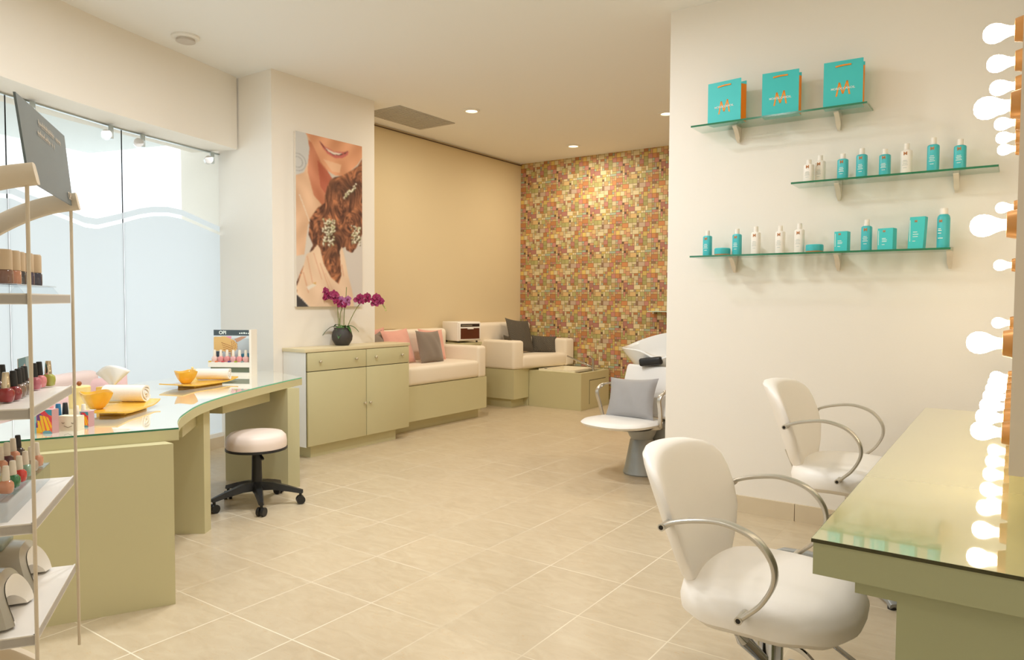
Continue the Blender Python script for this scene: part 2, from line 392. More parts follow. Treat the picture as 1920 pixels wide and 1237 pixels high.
# wallpaper wall: printed mosaic of little wooden blocks, repeating every half metre
def build_wallpaper():
    rnd = random.Random(5); NC = 17; cs = .49 / NC; used = [[0] * NC for _ in range(NC)]; rects = []
    pal = [(214, 172, 104)] * 5 + [(224, 204, 150)] * 6 + [(218, 152, 104)] * 4 + [(200, 126, 108)] * 3 + [(186, 176, 98)] * 3 + [(164, 178, 148)] * 2 + [(190, 160, 130)] * 3 + [(224, 186, 88)] * 3 + [(208, 130, 70)] * 2 + [(164, 120, 84)]
    for j in range(NC):
        for i in range(NC):
            if used[j][i]: continue
            w, h = rnd.choice([(1, 1), (1, 1), (2, 2), (1, 2), (2, 1), (2, 2), (3, 2), (1, 1), (1, 1)])
            while w > 1 and (i + w > NC or any(used[j][i + q] for q in range(w))): w -= 1
            while h > 1 and j + h > NC: h -= 1
            for a in range(h):
                for b in range(w): used[j + a][i + b] = 1
            c = (118, 92, 66) if (w == h == 1 and rnd.random() < .12) else rnd.choice(pal); _g = sum(c) / 3.; c = tuple(_g * .24 + q * .76 for q in c); k = rnd.uniform(.92, 1.06); rects.append((i, j, w, h, tuple(q * k for q in c)))
    vs = []; fs = []; cols = []
    x0, z0 = -5.67, 0.
    def q(xa, xb, za, zb, y, c):
        xb = min(xb, .3); zb = min(zb, CEIL)
        if xa >= xb or za >= zb: return
        k = len(vs); vs.extend([(xa, y, za), (xb, y, za), (xb, y, zb), (xa, y, zb)]); fs.append((k, k + 1, k + 2, k + 3)); cols.append(c)
    for mx in range(13):
        for mz in range(7):
            for i, j, w, h, c in rects:
                xa = x0 + .49 * mx + i * cs; za = z0 + .49 * mz + j * cs; g = .0012
                e = .004
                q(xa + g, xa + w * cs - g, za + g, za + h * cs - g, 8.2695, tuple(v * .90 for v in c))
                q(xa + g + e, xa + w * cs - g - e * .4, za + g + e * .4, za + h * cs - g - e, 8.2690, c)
    q(x0, .3, 0, CEIL, 8.27, (146, 112, 74))
    k = len(vs); vs.extend([(x, y, z) for z in (0, CEIL) for y in (8.2705, 8.4) for x in (x0, .3)])
    for f in [(0, 2, 3, 1), (4, 5, 7, 6), (0, 1, 5, 4), (2, 6, 7, 3), (0, 4, 6, 2), (1, 3, 7, 5)]: fs.append(tuple(i + k for i in f)); cols.append((150, 120, 84))
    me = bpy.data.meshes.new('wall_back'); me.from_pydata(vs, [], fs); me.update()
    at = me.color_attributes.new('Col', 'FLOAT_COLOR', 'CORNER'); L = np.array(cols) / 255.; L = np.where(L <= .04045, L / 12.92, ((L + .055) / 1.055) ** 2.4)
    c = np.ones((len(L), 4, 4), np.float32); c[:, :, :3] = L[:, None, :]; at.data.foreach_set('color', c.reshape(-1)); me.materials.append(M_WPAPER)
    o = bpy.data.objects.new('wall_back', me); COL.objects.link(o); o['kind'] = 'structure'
build_wallpaper()

# glass shopfront: curved run of tall panes, frosted film below a wavy edge
WAVE = [(-9, 1.9), (-.8, 1.84), (.1, 1.95), (.98, 1.83), (1.5, 1.88), (1.848, 1.944), (1.918, 1.951), (2.022, 1.922), (2.229, 1.879), (2.446, 1.826), (2.547, 1.825), (2.749, 1.887), (2.918, 1.946), (3.045, 1.977), (3.186, 1.993), (3.323, 1.986), (3.478, 1.949), (3.622, 1.913), (3.74, 1.885), (9, 1.8)]
def wave(y): return float(np.interp(y, [p[0] for p in WAVE], [p[1] for p in WAVE]))
for i in range(5):
    a = Vector(WIN[i]); b = Vector(WIN[i + 1]); t = (b - a).normalized(); nrm = Vector((t.y, -t.x)); L = (b - a).length
    p = MB(); g = .004
    def P(s, o, z): q = a + t * s + nrm * o; return (q.x, q.y, z)
    vs = [P(g, -.005, .135), P(L - g, -.005, .135), P(L - g, -.005, 2.60), P(g, -.005, 2.60), P(g, .005, .135), P(L - g, .005, .135), P(L - g, .005, 2.60), P(g, .005, 2.60)]
    fs = [(0, 1, 2, 3), (4, 7, 6, 5), (0, 4, 5, 1), (1, 5, 6, 2), (2, 6, 7, 3), (3, 7, 4, 0)]
    p.add(vs, fs); w = struct('window_%d' % (i + 1), p, M_WGLASS)
    f = MB(); n = 40; vs = []; fs = []
    for k in range(n + 1):
        s = g + (L - 2 * g) * k / n; y = (a + t * s).y; zt = wave(y)
        vs += [P(s, .0065, .135), P(s, .0065, zt), P(s, .0065, zt + .028), P(s, .0065, zt + .075)]
    for k in range(n):
        q = 4 * k; fs += [(q, q + 4, q + 5, q + 1), (q + 2, q + 6, q + 7, q + 3)]
    f.add(vs, fs, True); f.build('frosted_film', M_FILM, w)
    e = MB()
    for s in (0.0, L):
        q0 = a + t * s
        e.box(q0.x - .003, q0.x + .003, q0.y - .003, q0.y + .003, .135, 2.60)
    e.build('glass_edge', mat('glass_edge_grey', rgb(176, 190, 192), .2), w)
# ceiling track of the panes and the patch fittings
struct('trim_5', MB().strip(offs(WIN, -.012), offs(WIN, .012), 2.590, 2.601), M_SILL)
def make_fitting():
    r = thing('glass_fitting', 'x', 'fitting', group='steel fittings along the top of the shop window')
    MB().cyl((0, .036, -.070), (0, -.014, -.070), .034, n=24).build('disc', M_CHROME, r)
    MB().rbox(.014, .046, -.012, .030, -.098, 0, .004).build('bracket', M_SILL, r)
    return r
_f = [(-5.284, 2.037, 'steel window fitting partly behind the top of the dark sign'), (-5.516, 2.640, 'steel window fitting just left of the pane joint right of the dark sign'), (-5.603, 2.920, 'steel window fitting just right of the pane joint, middle of the shop window'), (-5.766, 3.609, 'steel window fitting at the far end, beside the window corner')]
_f0 = make_fitting()
for i, (x, y, lb) in enumerate(_f):
    o = _f0 if i == 0 else dup(_f0, (0, 0, 0))
    o.location = (x + .035, y - .012, 2.59); o.rotation_euler = (0, 0, math.radians(68)); o['label'] = lb

# outside: pale terrace, canopy slab, hedge strip
struct('trim_6', MB().strip(offs(WIN, .07), offs(WIN, 9), -.06, -.02), mat('terrace_stone', rgb(236, 236, 230), .8))
struct('trim_7', MB().strip(offs(WIN, .52), offs(WIN, 1.6), 2.72, 2.9), mat('canopy_paint', rgb(220, 226, 226), .8))
def hedge():
    rnd = random.Random(3); m = MB()
    for k in range(1500):
        c = Vector((-13.2 + rnd.gauss(0, .35), rnd.uniform(2.0, 5.0), 4.9 + rnd.gauss(0, .18)))
        q = Euler((rnd.uniform(0, 6), rnd.uniform(0, 6), rnd.uniform(0, 6))).to_matrix().to_4x4(); q.translation = c
        s = rnd.uniform(.06, .12); m.add([(-s, 0, 0), (0, -s * .5, .01), (s, 0, 0), (0, s * .5, .01)], [(0, 1, 2, 3)], False, q)
    r = m.build('hedge', M_HEDGE); tag(r, 'sunlit green hedge far outside the top left of the shop window', 'hedge', kind='stuff')
    struct('trim_8', MB().box(-13.7, -12.7, 1.8, 5.2, -.06, 4.72), mat('outer_wall_paint', rgb(244, 244, 242), .8))
hedge()

# ceiling fittings
def make_downlight(label, x, y, root=None):
    r = thing('downlight', label, 'ceiling light', (x, y, CEIL), group='recessed ceiling downlights')
    MB().lathe([(.058, -.001), (.085, -.001), (.085, -.006), (.060, -.012), (.058, -.001)], 36, cap=False).build('trim_ring', M_WHITEP, r)
    MB().lathe([(0, -.004), (.058, -.004)], 36, cap=False).build('lens', M_DLENS, r); return r
_dl = ['glowing downlight nearest the grey ceiling vent', 'glowing downlight nearest the mosaic wallpaper wall', 'glowing downlight half hidden by the edge of the white partition wall', 'recessed downlight behind the white partition wall']
for (x, y), l in zip(DOWN_ALCOVE, _dl): make_downlight(l, x, y)
for (x, y, _p), w in zip(DOWN_FILL, ('above the manicure desk stool', 'before the partition wall', 'above the farther salon chair', 'in the middle of the front salon', 'behind the viewer', 'above the display rack')): make_downlight('unseen added fill downlight ' + w, x, y)  # fixtures for the added fill lamps, all out of view
r = thing('smoke_detector', 'round white smoke detector on the ceiling near the shop window', 'smoke detector', (-4.95, 2.937, CEIL))
MB().lathe([(.095, 0), (.095, -.014), (.086, -.022), (0, -.022)], 36).build('base', M_WHITEP, r)
MB().lathe([(.062, -.022), (.066, -.04), (.050, -.046), (0, -.046)], 36).build('sensor_cap', mat('detector_grey', rgb(205, 198, 190), .5), r)
r = thing('ceiling_vent', 'grey rectangular air vent panel in the alcove ceiling', 'vent', (-5.2, 5.55, CEIL))
MB().box(-.25, .25, -.42, .42, -.008, 0).build('frame', M_VENT, r)
m = MB()
for k in range(22): m.box(-.235, .235, -.40 + k * .0365, -.40 + k * .0365 + .022, -.012, -.008)
m.build('slats', M_VENT, r)
#==SHELLEND==
# ------------------------------------------------------------------ storage cabinet by the pillar
def cabinet():
    r = thing('storage_cabinet', 'low sage green cabinet with two drawers over two doors, under the orchid', 'cabinet', (-4.75, 3.83, 0))
    D = .295; L = 1.226
    MB().box(-D, -.02, 0, L, .10, .885).build('body', M_CAB, r)
    MB().box(-D, -.004, -.0015, 0, .10, .885).build('side_panel', M_WHITEP, r)
    MB().rbox(-D, .0, -.012, L + .006, .885, .914, .003, 2, smooth=False).build('top', mat('cabinet_top', rgb(222, 208, 170), .35), r)
    MB().box(-D, -.05, .08, L - .14, 0, .10).build('plinth', M_CAB, r)
    kn = mat('knob_steel', rgb(205, 195, 170), .25, metal=.6)
    def knob(p, y, z):
        MB().cyl((0, y, z), (.014, y, z), .006).sphere((.02, y, z), .013, 14, (.7, 1, 1)).build('knob', kn, p)
    g = .004; mid = L * .545
    for a, b, ks in ((.012, mid, (.19, .80)), (mid, L - .004, (.19, .80))):
        d = MB().rbox(-.02, 0, a + g, b - g, .728, .880, .003, 2, smooth=False).build('drawer', M_CAB, r)
        for q in ks: knob(d, a + (b - a) * q, .804)
    for a, b, q in ((.012, mid, .955), (mid, L - .004, .06)):
        d = MB().rbox(-.02, 0, a + g, b - g, .104, .722, .003, 2, smooth=False).build('door', M_CAB, r); knob(d, a + (b - a) * q, .40)
    MB().box(-.0215, -.019, .012, L - .004, .104, .880).build('shadow_gap', M_DARK, r)
cabinet()

# ------------------------------------------------------------------ sofas
def sofa_one():
    r = thing('sofa', 'cream upholstered bench sofa on a sage green box, beside the cabinet', 'sofa', (-5.67, 5.08, 0))
    X = .77; L = 1.40
    MB().box(0.005, X, 0, L, .11, .462).build('base', M_CAB, r)
    MB().box(.005, X - .09, 0, L - .04, 0, .11).build('plinth', M_CAB, r)
    s = MB().rbox(.14, X + .005, .12, L - .13, .462, .655, .045, 5)
    s.build('seat', M_UPH, r)
    MB().rbox(.005, .19, .0, L, .462, .995, .05, 5).build('backrest', M_UPH, r)
    MB().rbox(.10, X, L - .15, L, .455, .812, .035, 5).build('armrest', M_UPH, r)
    MB().rbox(.10, X, 0, .13, .455, .80, .035, 5).build('armrest', M_UPH, r)
sofa_one()
def sofa_two():
    r = thing('armchair', 'cream upholstered pedicure armchair on a sage green box, in the far corner', 'armchair', (0, 0, 0))
    def sl(y): return -5.0 + (y - 7.17) * .20
    y0, y1 = 7.17, 8.255
    def pr(ya, yb, xa, off, za, zb, nm, m, rnd=.03):
        bm = bmesh.new(); pts = [(xa, ya), (sl(ya) + off, ya), (sl(yb) + off, yb), (xa, yb)]
        vs = [bm.verts.new((x, y, z)) for z in (za, zb) for x, y in pts]
        for f in [(3, 2, 1, 0), (4, 5, 6, 7), (0, 1, 5, 4), (1, 2, 6, 5), (2, 3, 7, 6), (3, 0, 4, 7)]: bm.faces.new([vs[i] for i in f])
        if rnd: bmesh.ops.bevel(bm, geom=list(bm.edges), offset=rnd, segments=5, affect='EDGES', profile=.5)
        bm.verts.index_update(); mb = MB(); mb.add([tuple(v.co) for v in bm.verts], [tuple(v.index for v in f.verts) for f in bm.faces], bool(rnd)); bm.free()
        mb.build(nm, m, r)
    MB().box(-5.665, -5.005, y0, 7.495, .11, .475).box(-5.665, -5.005, 7.495, y1, 0, .475).build('base', M_CAB, r)
    MB().box(-5.665, -5.08, y0 + .05, 7.495, 0, .11).build('plinth', M_CAB, r)
    pr(y0 + .13, y1 - .14, -5.55, .01, .475, .645, 'seat', M_UPH, .05)
    pr(y0 - .01, y0 + .17, -5.60, .0, .475, .83, 'armrest', M_UPH, .035)
    pr(y1 - .18, y1 - .01, -5.60, .01, .475, .83, 'armrest', M_UPH, .035)
    MB().rbox(-5.662, -5.47, y0 - .30, y1 - .01, .475, 1.04, .05, 5).build('backrest', M_UPH, r)
sofa_two()

def cushion_mb(w, h, t, n=18, pinch=.10):
    m = MB(); vs = []; fs = []
    for sgn in (1, -1):
        for j in range(n + 1):
            for i in range(n + 1):
                u = -1 + 2 * i / n; v = -1 + 2 * j / n
                x = w / 2 * u * (1 - pinch * (1 - v * v)) ; y = h / 2 * v * (1 - pinch * (1 - u * u))
                z = sgn * (t / 2) * (max(0, (1 - u ** 2)) * max(0, (1 - v ** 2))) ** .42 + .006 * math.sin(7 * u + 3 * v) * (1 - u * u) * (1 - v * v)
                vs.append((x, y, z))
        k = 0 if sgn == 1 else (n + 1) ** 2
        for j in range(n):
            for i in range(n):
                q = k + j * (n + 1) + i; f = (q, q + 1, q + n + 2, q + n + 1); fs.append(f if sgn == 1 else f[::-1])
    return m.add(vs, fs, True)
def cushion(name, label, cx, cy, cz, w, h, t, heading, lean, roll, m, group):
    # heading: direction (deg from +X) that the face looks to; lean: backwards tilt; roll in its own plane
    hd = math.radians(heading); n = Vector((math.cos(hd), math.sin(hd), 0)); side = Vector((-n.y, n.x, 0))
    Rl = Matrix.Rotation(math.radians(lean), 4, side); 
    up = (Rl @ Vector((0, 0, 1))); nn = side.cross(up); 
    M = Matrix((side, up, nn)).transposed().to_4x4() @ Matrix.Rotation(math.radians(roll), 4, 'Z')
    o = cushion_mb(w, h, t).build(name, m); o.matrix_world = Matrix.Translation((cx, cy, cz)) @ M
    tag(o, label, 'cushion', group); return o
G1 = 'cushions on the bench sofa'; G2 = 'cushions on the corner armchair'
cushion('cushion', 'salmon pink cushion leaning at the front, left of the upright taupe cushion', -5.27, 5.44, .835, .44, .38, .13, 5, -18, 2, M_PINK, G1)
cushion('cushion', 'upright taupe grey cushion between two pink cushions on the sofa', -5.17, 5.82, .82, .38, .36, .13, 2, -16, -2, M_GREYF, G1)
cushion('cushion', 'salmon pink cushion at the right, behind the upright taupe cushion', -5.33, 6.04, .825, .40, .36, .12, 0, -14, -3, M_PINK, G1)
cushion('cushion', 'taupe grey cushion corner just showing above the cabinet top', -5.30, 5.215, .815, .38, .36, .12, 20, -20, 9, M_GREYF, G1)
cushion('cushion', 'pink cushion peeping out behind the leftmost taupe cushion', -5.42, 5.27, .86, .30, .34, .07, 5, -6, 3, M_PINK, G1)
cushion('cushion', 'dark grey woven cushion standing tall on the corner armchair', -5.28, 7.70, .865, .46, .46, .12, -5, -20, -6, None or M_DGREYF, G2)
cushion('cushion', 'dark grey oblong cushion against the right arm of the corner armchair', -5.10, 7.99, .745, .34, .24, .11, -55, -14, -3, M_DGREYF, G2)
cushion('cushion', 'dark grey cushion lying just inside the near arm of the corner armchair', -5.22, 7.40, .76, .34, .27, .08, 50, -22, 0, M_DGREYF, G2)
# woven check of the tall cushion
def mat_weave():
    m = MATS['dark_grey_fabric']; nt = m.node_tree; b = nt.nodes['Principled BSDF']
    tc = nt.nodes.new('ShaderNodeTexCoord'); w = nt.nodes.new('ShaderNodeTexChecker'); w.inputs['Scale'].default_value = 90
    w.inputs['Color1'].default_value = rgb(74, 68, 60); w.inputs['Color2'].default_value = rgb(104, 96, 82)
    nt.links.new(tc.outputs['Object'], w.inputs['Vector']); nt.links.new(w.outputs['Color'], b.inputs['Base Color'])
mat_weave()

# side table and towel steriliser between the sofas
r = thing('side_table', 'narrow sage green side unit between the bench sofa and the armchair', 'side table', (-5.4, 6.68, 0))
MB().box(-.26, .14, -.18, .16, 0, .795).build('body', M_CAB, r)
MB().box(-.26, .15, -.19, .17, .795, .825).build('top', M_CAB, r)
def steriliser():
    r = thing('towel_steriliser', 'white boxy towel steriliser with a dark brown glass door, beside the armchair', 'steriliser', (-5.40, 6.66, .825), math.radians(-16))
    MB().rbox(-.19, .14, -.165, .165, .02, .245, .012, 3).build('housing', M_WPL, r)
    d = MB().rbox(.14, .156, -.155, .155, .03, .235, .006, 2).build('door', M_WPL, r)
    MB().box(.1555, .158, -.135, .135, .045, .17).build('dark_window', mat('brown_glass', rgb(92, 46, 28), .15, coat=.5), d)
    MB().box(.158, .172, -.04, .04, .160, .172).build('handle', M_WPL, d)
    MB().box(.1555, .158, -.135, .135, .188, .222).build('control_panel', mat('panel_dark', rgb(50, 36, 28), .3), d)
    MB().box(.158, .159, -.12, .03, .198, .210).build('display', mat('display_grey', rgb(140, 130, 110), .4), d)
    for x in (-.15, .11):
        for y in (-.13, .13): MB().cyl((x, y, 0), (x, y, .02), .012).build('foot', M_BLACK, r)
steriliser()

# ------------------------------------------------------------------ foot bath
def foot_bath():
    r = thing('foot_bath', 'sage green pedicure foot bath box with a cream basin, before the corner armchair', 'foot bath', (-5.0, 7.50, 0))
    Wd, D, H = .75, .72, .45
    m = MB(); m.box(0, .12, 0, D, 0, H).box(Wd - .06, Wd, 0, D, 0, H).box(.12, Wd - .06, 0, .07, 0, H).box(.12, Wd - .06, D - .07, D, 0, H).box(.12, Wd - .06, .07, D - .07, 0, .2)
    m.build('box', M_CAB, r)
    b = MB(); out = [(.11, .05), (Wd - .12, .05), (Wd - .12, D - .10), (.11, D - .10)]
    def ring(o, z): return [(out[0][0] + o, out[0][1] + o, z), (out[1][0] - o, out[1][1] + o, z), (out[2][0] - o, out[2][1] - o, z), (out[3][0] + o, out[3][1] - o, z)]
    R = [ring(0, H), ring(0, H + .022), ring(.045, H + .022), ring(.075, H - .16)]
    vs = [p for q in R for p in q]; fs = []
    for k in range(3):
        for i in range(4): fs.append((4 * k + i, 4 * k + (i + 1) % 4, 4 * k + 4 + (i + 1) % 4, 4 * k + 4 + i))
    fs.append((12, 13, 14, 15)); b.add(vs, fs); b.build('basin', M_CREAMC, r)
    MB().cyl((.20, .08, H + .022), (.20, .08, H + .04), .018).build('drain_knob', M_CHROME, r)
    f = MB().cyl((Wd - .07, .42, H), (Wd - .07, .42, H + .15), .017).cyl((Wd - .07, .42, H + .145), (Wd - .11, .39, H + .19), .009).build('faucet', M_CHROME, r)
    MB().cyl((Wd - .08, .41, H + .05), (Wd - .33, .22, H + .185), .013, .010).build('hand_shower', M_CHROME, r)
    MB().box(Wd - .001, Wd + .003, .20, .62, .06, .36).build('access_panel', M_CAB, r)
    m = MB()
    for z in (.35,): m.box(Wd + .003, Wd + .0045, .20, .62, z, z + .006)
    m.box(Wd + .003, Wd + .0045, .20, .206, .06, .35); m.build('panel_gap', M_DARK, r)
foot_bath()
r = thing('glass_shelf', 'small glass shelf on the mosaic wallpaper above the wash basin', 'shelf', (-3.2, 8.268, 1.2))
MB().box(-.49, .4, -.14, 0, -.005, .005).build('glass_plate', mat('lit_glass', rgb(206, 226, 210), .2), r)
MB().box(-.45, -.43, -.08, 0, -.03, -.005).build('bracket', M_ALU, r); MB().box(.3, .32, -.08, 0, -.03, -.005).build('bracket', M_ALU, r)

# ------------------------------------------------------------------ shampoo chair and basin
def shampoo():
    ang = math.radians(-104)   # heading of the seat
    r = thing('shampoo_chair', 'white shampoo chair on a grey pedestal before the white wash basin', 'chair', (-2.355, 4.91, 0), ang + PI / 2)
    # local: front is -Y... built with front towards -y
    seat = MB(); prof = [(0, .395), (.20, .395), (.262, .405), (.28, .425), (.262, .440), (.18, .447), (0, .448)]
    n = 48
    for k in range(1):
        vs = []; fs = []
        for rr, z in prof:
            for i in range(n):
                a = 2 * PI * i / n; c = math.cos(a); q = math.sin(a); e = .8
                vs.append((math.copysign(abs(c) ** e, c) * rr * .98, -.10 + math.copysign(abs(q) ** e, q) * rr * 1.05, z))
        for j in range(len(prof) - 1):
            for i in range(n): fs.append((j * n + i, j * n + (i + 1) % n, (j + 1) * n + (i + 1) % n, (j + 1) * n + i))
        seat.add(vs, fs, True)
    seat.build('seat', M_WUPH2, r)
    MB().lathe([(0, .375), (.17, .375), (.20, .394), (0, .394)], 32, Matrix.Translation((.02, -.03, 0))).build('seat_pan', M_BLACK, r)
    b = MB().rbox(-.27, .27, -.03, .035, 0, .40, .028, 4, Matrix.Translation((-.02, .20, .435)) @ Matrix.Rotation(math.radians(-18), 4, 'X')); b.build('backrest', M_WUPH2, r)
    for s in (-1, 1):
        pts = smooth_path([(s * .265, .24, .66), (s * .29, .13, .675), (s * .30, .02, .665), (s * .30, -.045, .62), (s * .29, -.02, .52), (s * .275, .0, .43), (s * .25, .02, .40), (s * .14, .02, .385)], 5)
        MB().tube(pts, .012, 10, flat=(.032, .014), up=Vector((0, 1, .3))).build('armrest', M_ALU, r)
    return r
shampoo()
r = thing('wash_basin_pedestal', 'grey moulded pedestal carrying the shampoo chair and wash basin', 'pedestal', (-2.33, 5.06, 0))
MB().lathe([(0, 0), (.135, 0), (.14, .01), (.125, .06), (.088, .26), (.082, .27)], 36).build('column', M_SILVER, r)
MB().lathe([(.083, .27), (.10, .30), (.12, .355), (0, .36)], 36).build('collar', M_SILVER, r)
MB().prism([(-.10, .10), (.16, .10), (.22, .70), (-.04, .70)], 0, .34).build('plinth_box', M_SILVER, r)
m = MB(); m.rbox(-.06, .24, .42, .68, .34, .70, .05, 4); m.build('neck', M_SILVER, r)
def basin():
    r = thing('wash_basin', 'white ceramic hair wash basin with taps, behind the shampoo chair', 'basin', (-2.28, 5.52, .70))
    m = MB(); n = 56; prof_o = [(.0, .02), (.16, .03), (.25, .10), (.31, .19), (.335, .235)]; prof_i = [(.325, .243), (.30, .235), (.27, .17), (.20, .10), (.10, .07), (0, .065)]
    vs = []; fs = []; P = prof_o + prof_i
    for rr, z in P:
        for i in range(n):
            a = 2 * PI * i / n; x = rr * 1.28 * math.cos(a); y = rr * 1.0 * math.sin(a)
            lift = .13 * max(0, math.sin(a)) ** 1.5 * (rr / .33) ** 2 - .05 * max(0, -math.sin(a)) ** 2 * (rr / .33) ** 4 * math.exp(-((x - .02) / .12) ** 2) * 1.2
            vs.append((x, y, z + lift))
    for j in range(len(P) - 1):
        for i in range(n): fs.append((j * n + i, j * n + (i + 1) % n, (j + 1) * n + (i + 1) % n, (j + 1) * n + i))
    m.add(vs, fs, True); m.build('bowl', M_CER, r)
    q = MB().rbox(-.115, .075, -.355, -.300, .125, .190, .02, 4, Matrix.Rotation(math.radians(-8), 4, 'Y')); q.build('neck_rest', M_BLACK, r)
    MB().cyl((-.06, .17, .16), (-.06, .17, .21), .025).tube(smooth_path([(-.06, .17, .21), (-.06, .15, .27), (-.03, .11, .285), (-.01, .08, .26)], 5), .009).build('faucet', M_CHROME, r)
    MB().cyl((.09, .19, .19), (.09, .19, .25), .025).tube(smooth_path([(.07, .19, .25), (.06, .17, .29), (.10, .16, .30), (.12, .19, .25)], 5), .010).build('hand_shower', M_CHROME, r)
basin()
cushion('cushion', 'light grey satin cushion propped on the shampoo chair', -2.375, 4.965, .585, .43, .32, .12, 262, -18, 3, M_LGREYF, None)

# ------------------------------------------------------------------ canvas on the pillar
def paint_canvas(U, V, I):
    rs = np.random.RandomState(2)
    # U,V in the units of the original study: u 0..360, v 0..860
    I[:] = (214, 204, 192)
    def pl(poly, c):
        k = inpoly(U, V, poly); I[k] = c; return k
    n1 = np.sin(U * .05 + 2 * np.sin(V * .013)) * np.cos(V * .02)
    skin = lambda k, c, a=14: I.__setitem__(k, np.clip(np.array(c) + (n1[k] * a)[:, None], 0, 255))
    k = inpoly(U, V, [(0, 0), (60, 0), (90, 60), (170, 190), (200, 230), (190, 330), (160, 380), (60, 450), (40, 600), (0, 610)]); skin(k, (226, 186, 152))
    k = inpoly(U, V, [(66, 30), (110, 60), (170, 175), (205, 222), (175, 300), (140, 350), (90, 300), (60, 190)]); skin(k, (206, 136, 104), 18)
    k = inpoly(U, V, [(110, 120), (170, 175), (205, 222), (165, 300), (125, 250)]); skin(k, (188, 106, 82), 12)
    pl([(0, 0), (55, 0), (70, 70), (62, 140), (40, 195), (0, 215)], (208, 207, 204))
    for rr in (42, 26):
        k = np.abs(np.hypot(U - 8, V - 150) - rr) < 1.8; k &= U < 60; I[k] = (165, 163, 162)
    k = inpoly(U, V, [(50, 0), (360, 0), (360, 60), (330, 105), (290, 145), (240, 178), (205, 182), (170, 168), (130, 130), (100, 75), (75, 30)]); skin(k, (226, 164, 126), 14)
    k = inpoly(U, V, [(140, 110), (240, 120), (230, 165), (190, 165)]); skin(k, (236, 190, 154), 6)
    # smile
    pl([(118, 20), (150, 45), (200, 60), (255, 52), (282, 40), (276, 62), (246, 84), (205, 92), (165, 78), (138, 52)], (204, 112, 104))
    pl([(122, 22), (150, 52), (200, 68), (250, 62), (276, 42), (262, 58), (230, 74), (195, 78), (160, 62), (135, 42)], (70, 45, 40))
    pl([(150, 50), (200, 64), (246, 60), (228, 72), (196, 76), (168, 66)], (240, 226, 212))
    # hair
    hair = [(360, 66), (335, 110), (290, 145), (240, 178), (205, 190), (180, 205), (160, 250), (150, 290), (150, 330), (110, 360), (70, 420), (62, 500), (85, 550), (55, 610), (20, 690), (0, 740), (0, 790), (30, 740), (50, 680), (90, 600), (115, 570), (140, 640), (180, 710), (222, 742), (240, 690), (232, 560), (262, 545), (275, 600), (310, 580), (330, 530), (360, 470)]
    k = inpoly(U, V, hair)
    lat = rs.rand(64, 64)
    def vn(x, y):
        xi = np.floor(x).astype(int); yi = np.floor(y).astype(int); fx = x - xi; fy = y - yi; fx = fx * fx * (3 - 2 * fx); fy = fy * fy * (3 - 2 * fy)
        g = lambda i, j: lat[(yi + j) % 64, (xi + i) % 64]
        return (g(0, 0) * (1 - fx) + g(1, 0) * fx) * (1 - fy) + (g(0, 1) * (1 - fx) + g(1, 1) * fx) * fy
    best = np.full(U.shape, 1e9); D = np.zeros(U.shape); A = np.zeros(U.shape)
    wx = U + 16 * vn(U * .02 + 5, V * .02) ; wy = V + 30 * vn(U * .03, V * .012 + 9)
    for q, (cx, cy, ky) in enumerate(((400, 190, 1.3), (250, 330, .55), (110, 330, .5), (300, 440, .8), (130, 520, .6), (330, 560, .6), (200, 660, .5), (60, 560, .4))):
        d0 = np.hypot(wx - cx, (wy - cy) * ky); k0 = d0 < best; best = np.where(k0, d0, best); D = np.where(k0, d0 + 37 * q, D); A = np.where(k0, np.arctan2((wy - cy) * ky, wx - cx) + q, A)
    t = .5 * vn(D * .12, A * 2.2) + .3 * vn(D * .34, A * 3.1 + 7) + .25 * vn(D * .8, A * 4 + 3) - .05
    t = np.clip((t - .22) * 1.7, 0, 1)[..., None]
    hc = (np.array((74, 48, 40)) * (1 - t) + np.array((222, 146, 100)) * t); I[k] = hc[k]
    for cx, cy, a, b in ((285, 250, 60, 50), (190, 240, 30, 40), (190, 500, 55, 40), (200, 590, 45, 22)):
        d = np.exp(-(((U - cx) / a) ** 2 + ((V - cy) / b) ** 2)) * .6; I[k] = (I * (1 - d[..., None]) + np.array((70, 50, 42)) * d[..., None])[k]
    # hands
    hand = [(95, 560), (108, 545), (122, 565), (140, 640), (180, 710), (222, 742), (238, 700), (228, 570), (242, 545), (256, 600), (275, 690), (300, 780), (310, 860), (70, 860), (5, 830), (0, 760), (30, 680), (50, 600), (85, 575)]
    k = inpoly(U, V, hand); skin(k, (232, 202, 172), 8)
    for p0, p1, w in (((88, 590), (130, 720), 3), ((55, 610), (85, 760), 3), ((122, 640), (170, 770), 3), ((34, 690), (60, 790), 4), ((150, 690), (200, 800), 2), ((240, 640), (250, 700), 4)):
        dx, dy = p1[0] - p0[0], p1[1] - p0[1]; L2 = dx * dx + dy * dy; tt = np.clip(((U - p0[0]) * dx + (V - p0[1]) * dy) / L2, 0, 1)
        d = np.hypot(U - p0[0] - tt * dx, V - p0[1] - tt * dy) < w * .7; I[d] = I[d] * .45 + np.array((206, 140, 108)) * .55
    pl([(50, 760), (95, 738), (100, 752), (58, 778)], (232, 222, 206)); pl([(80, 742), (100, 736), (98, 748)], (214, 170, 96))
    pl([(256, 560), (300, 575), (360, 500), (360, 860), (310, 860), (300, 780), (275, 690)], (214, 206, 198))
    pl([(0, 800), (30, 825), (62, 860), (0, 860)], (70, 66, 66))
    for q in range(7):
        d = np.hypot(U - (4 + q * 9), V - (800 + q * 9)) < 3.2; I[d] = (236, 230, 222)
    # lace and flowers
    for q in range(16):
        d = np.hypot(U - (18 + q * 3.2), V - (310 + q * 8)) < 3; I[d] = (238, 228, 214)
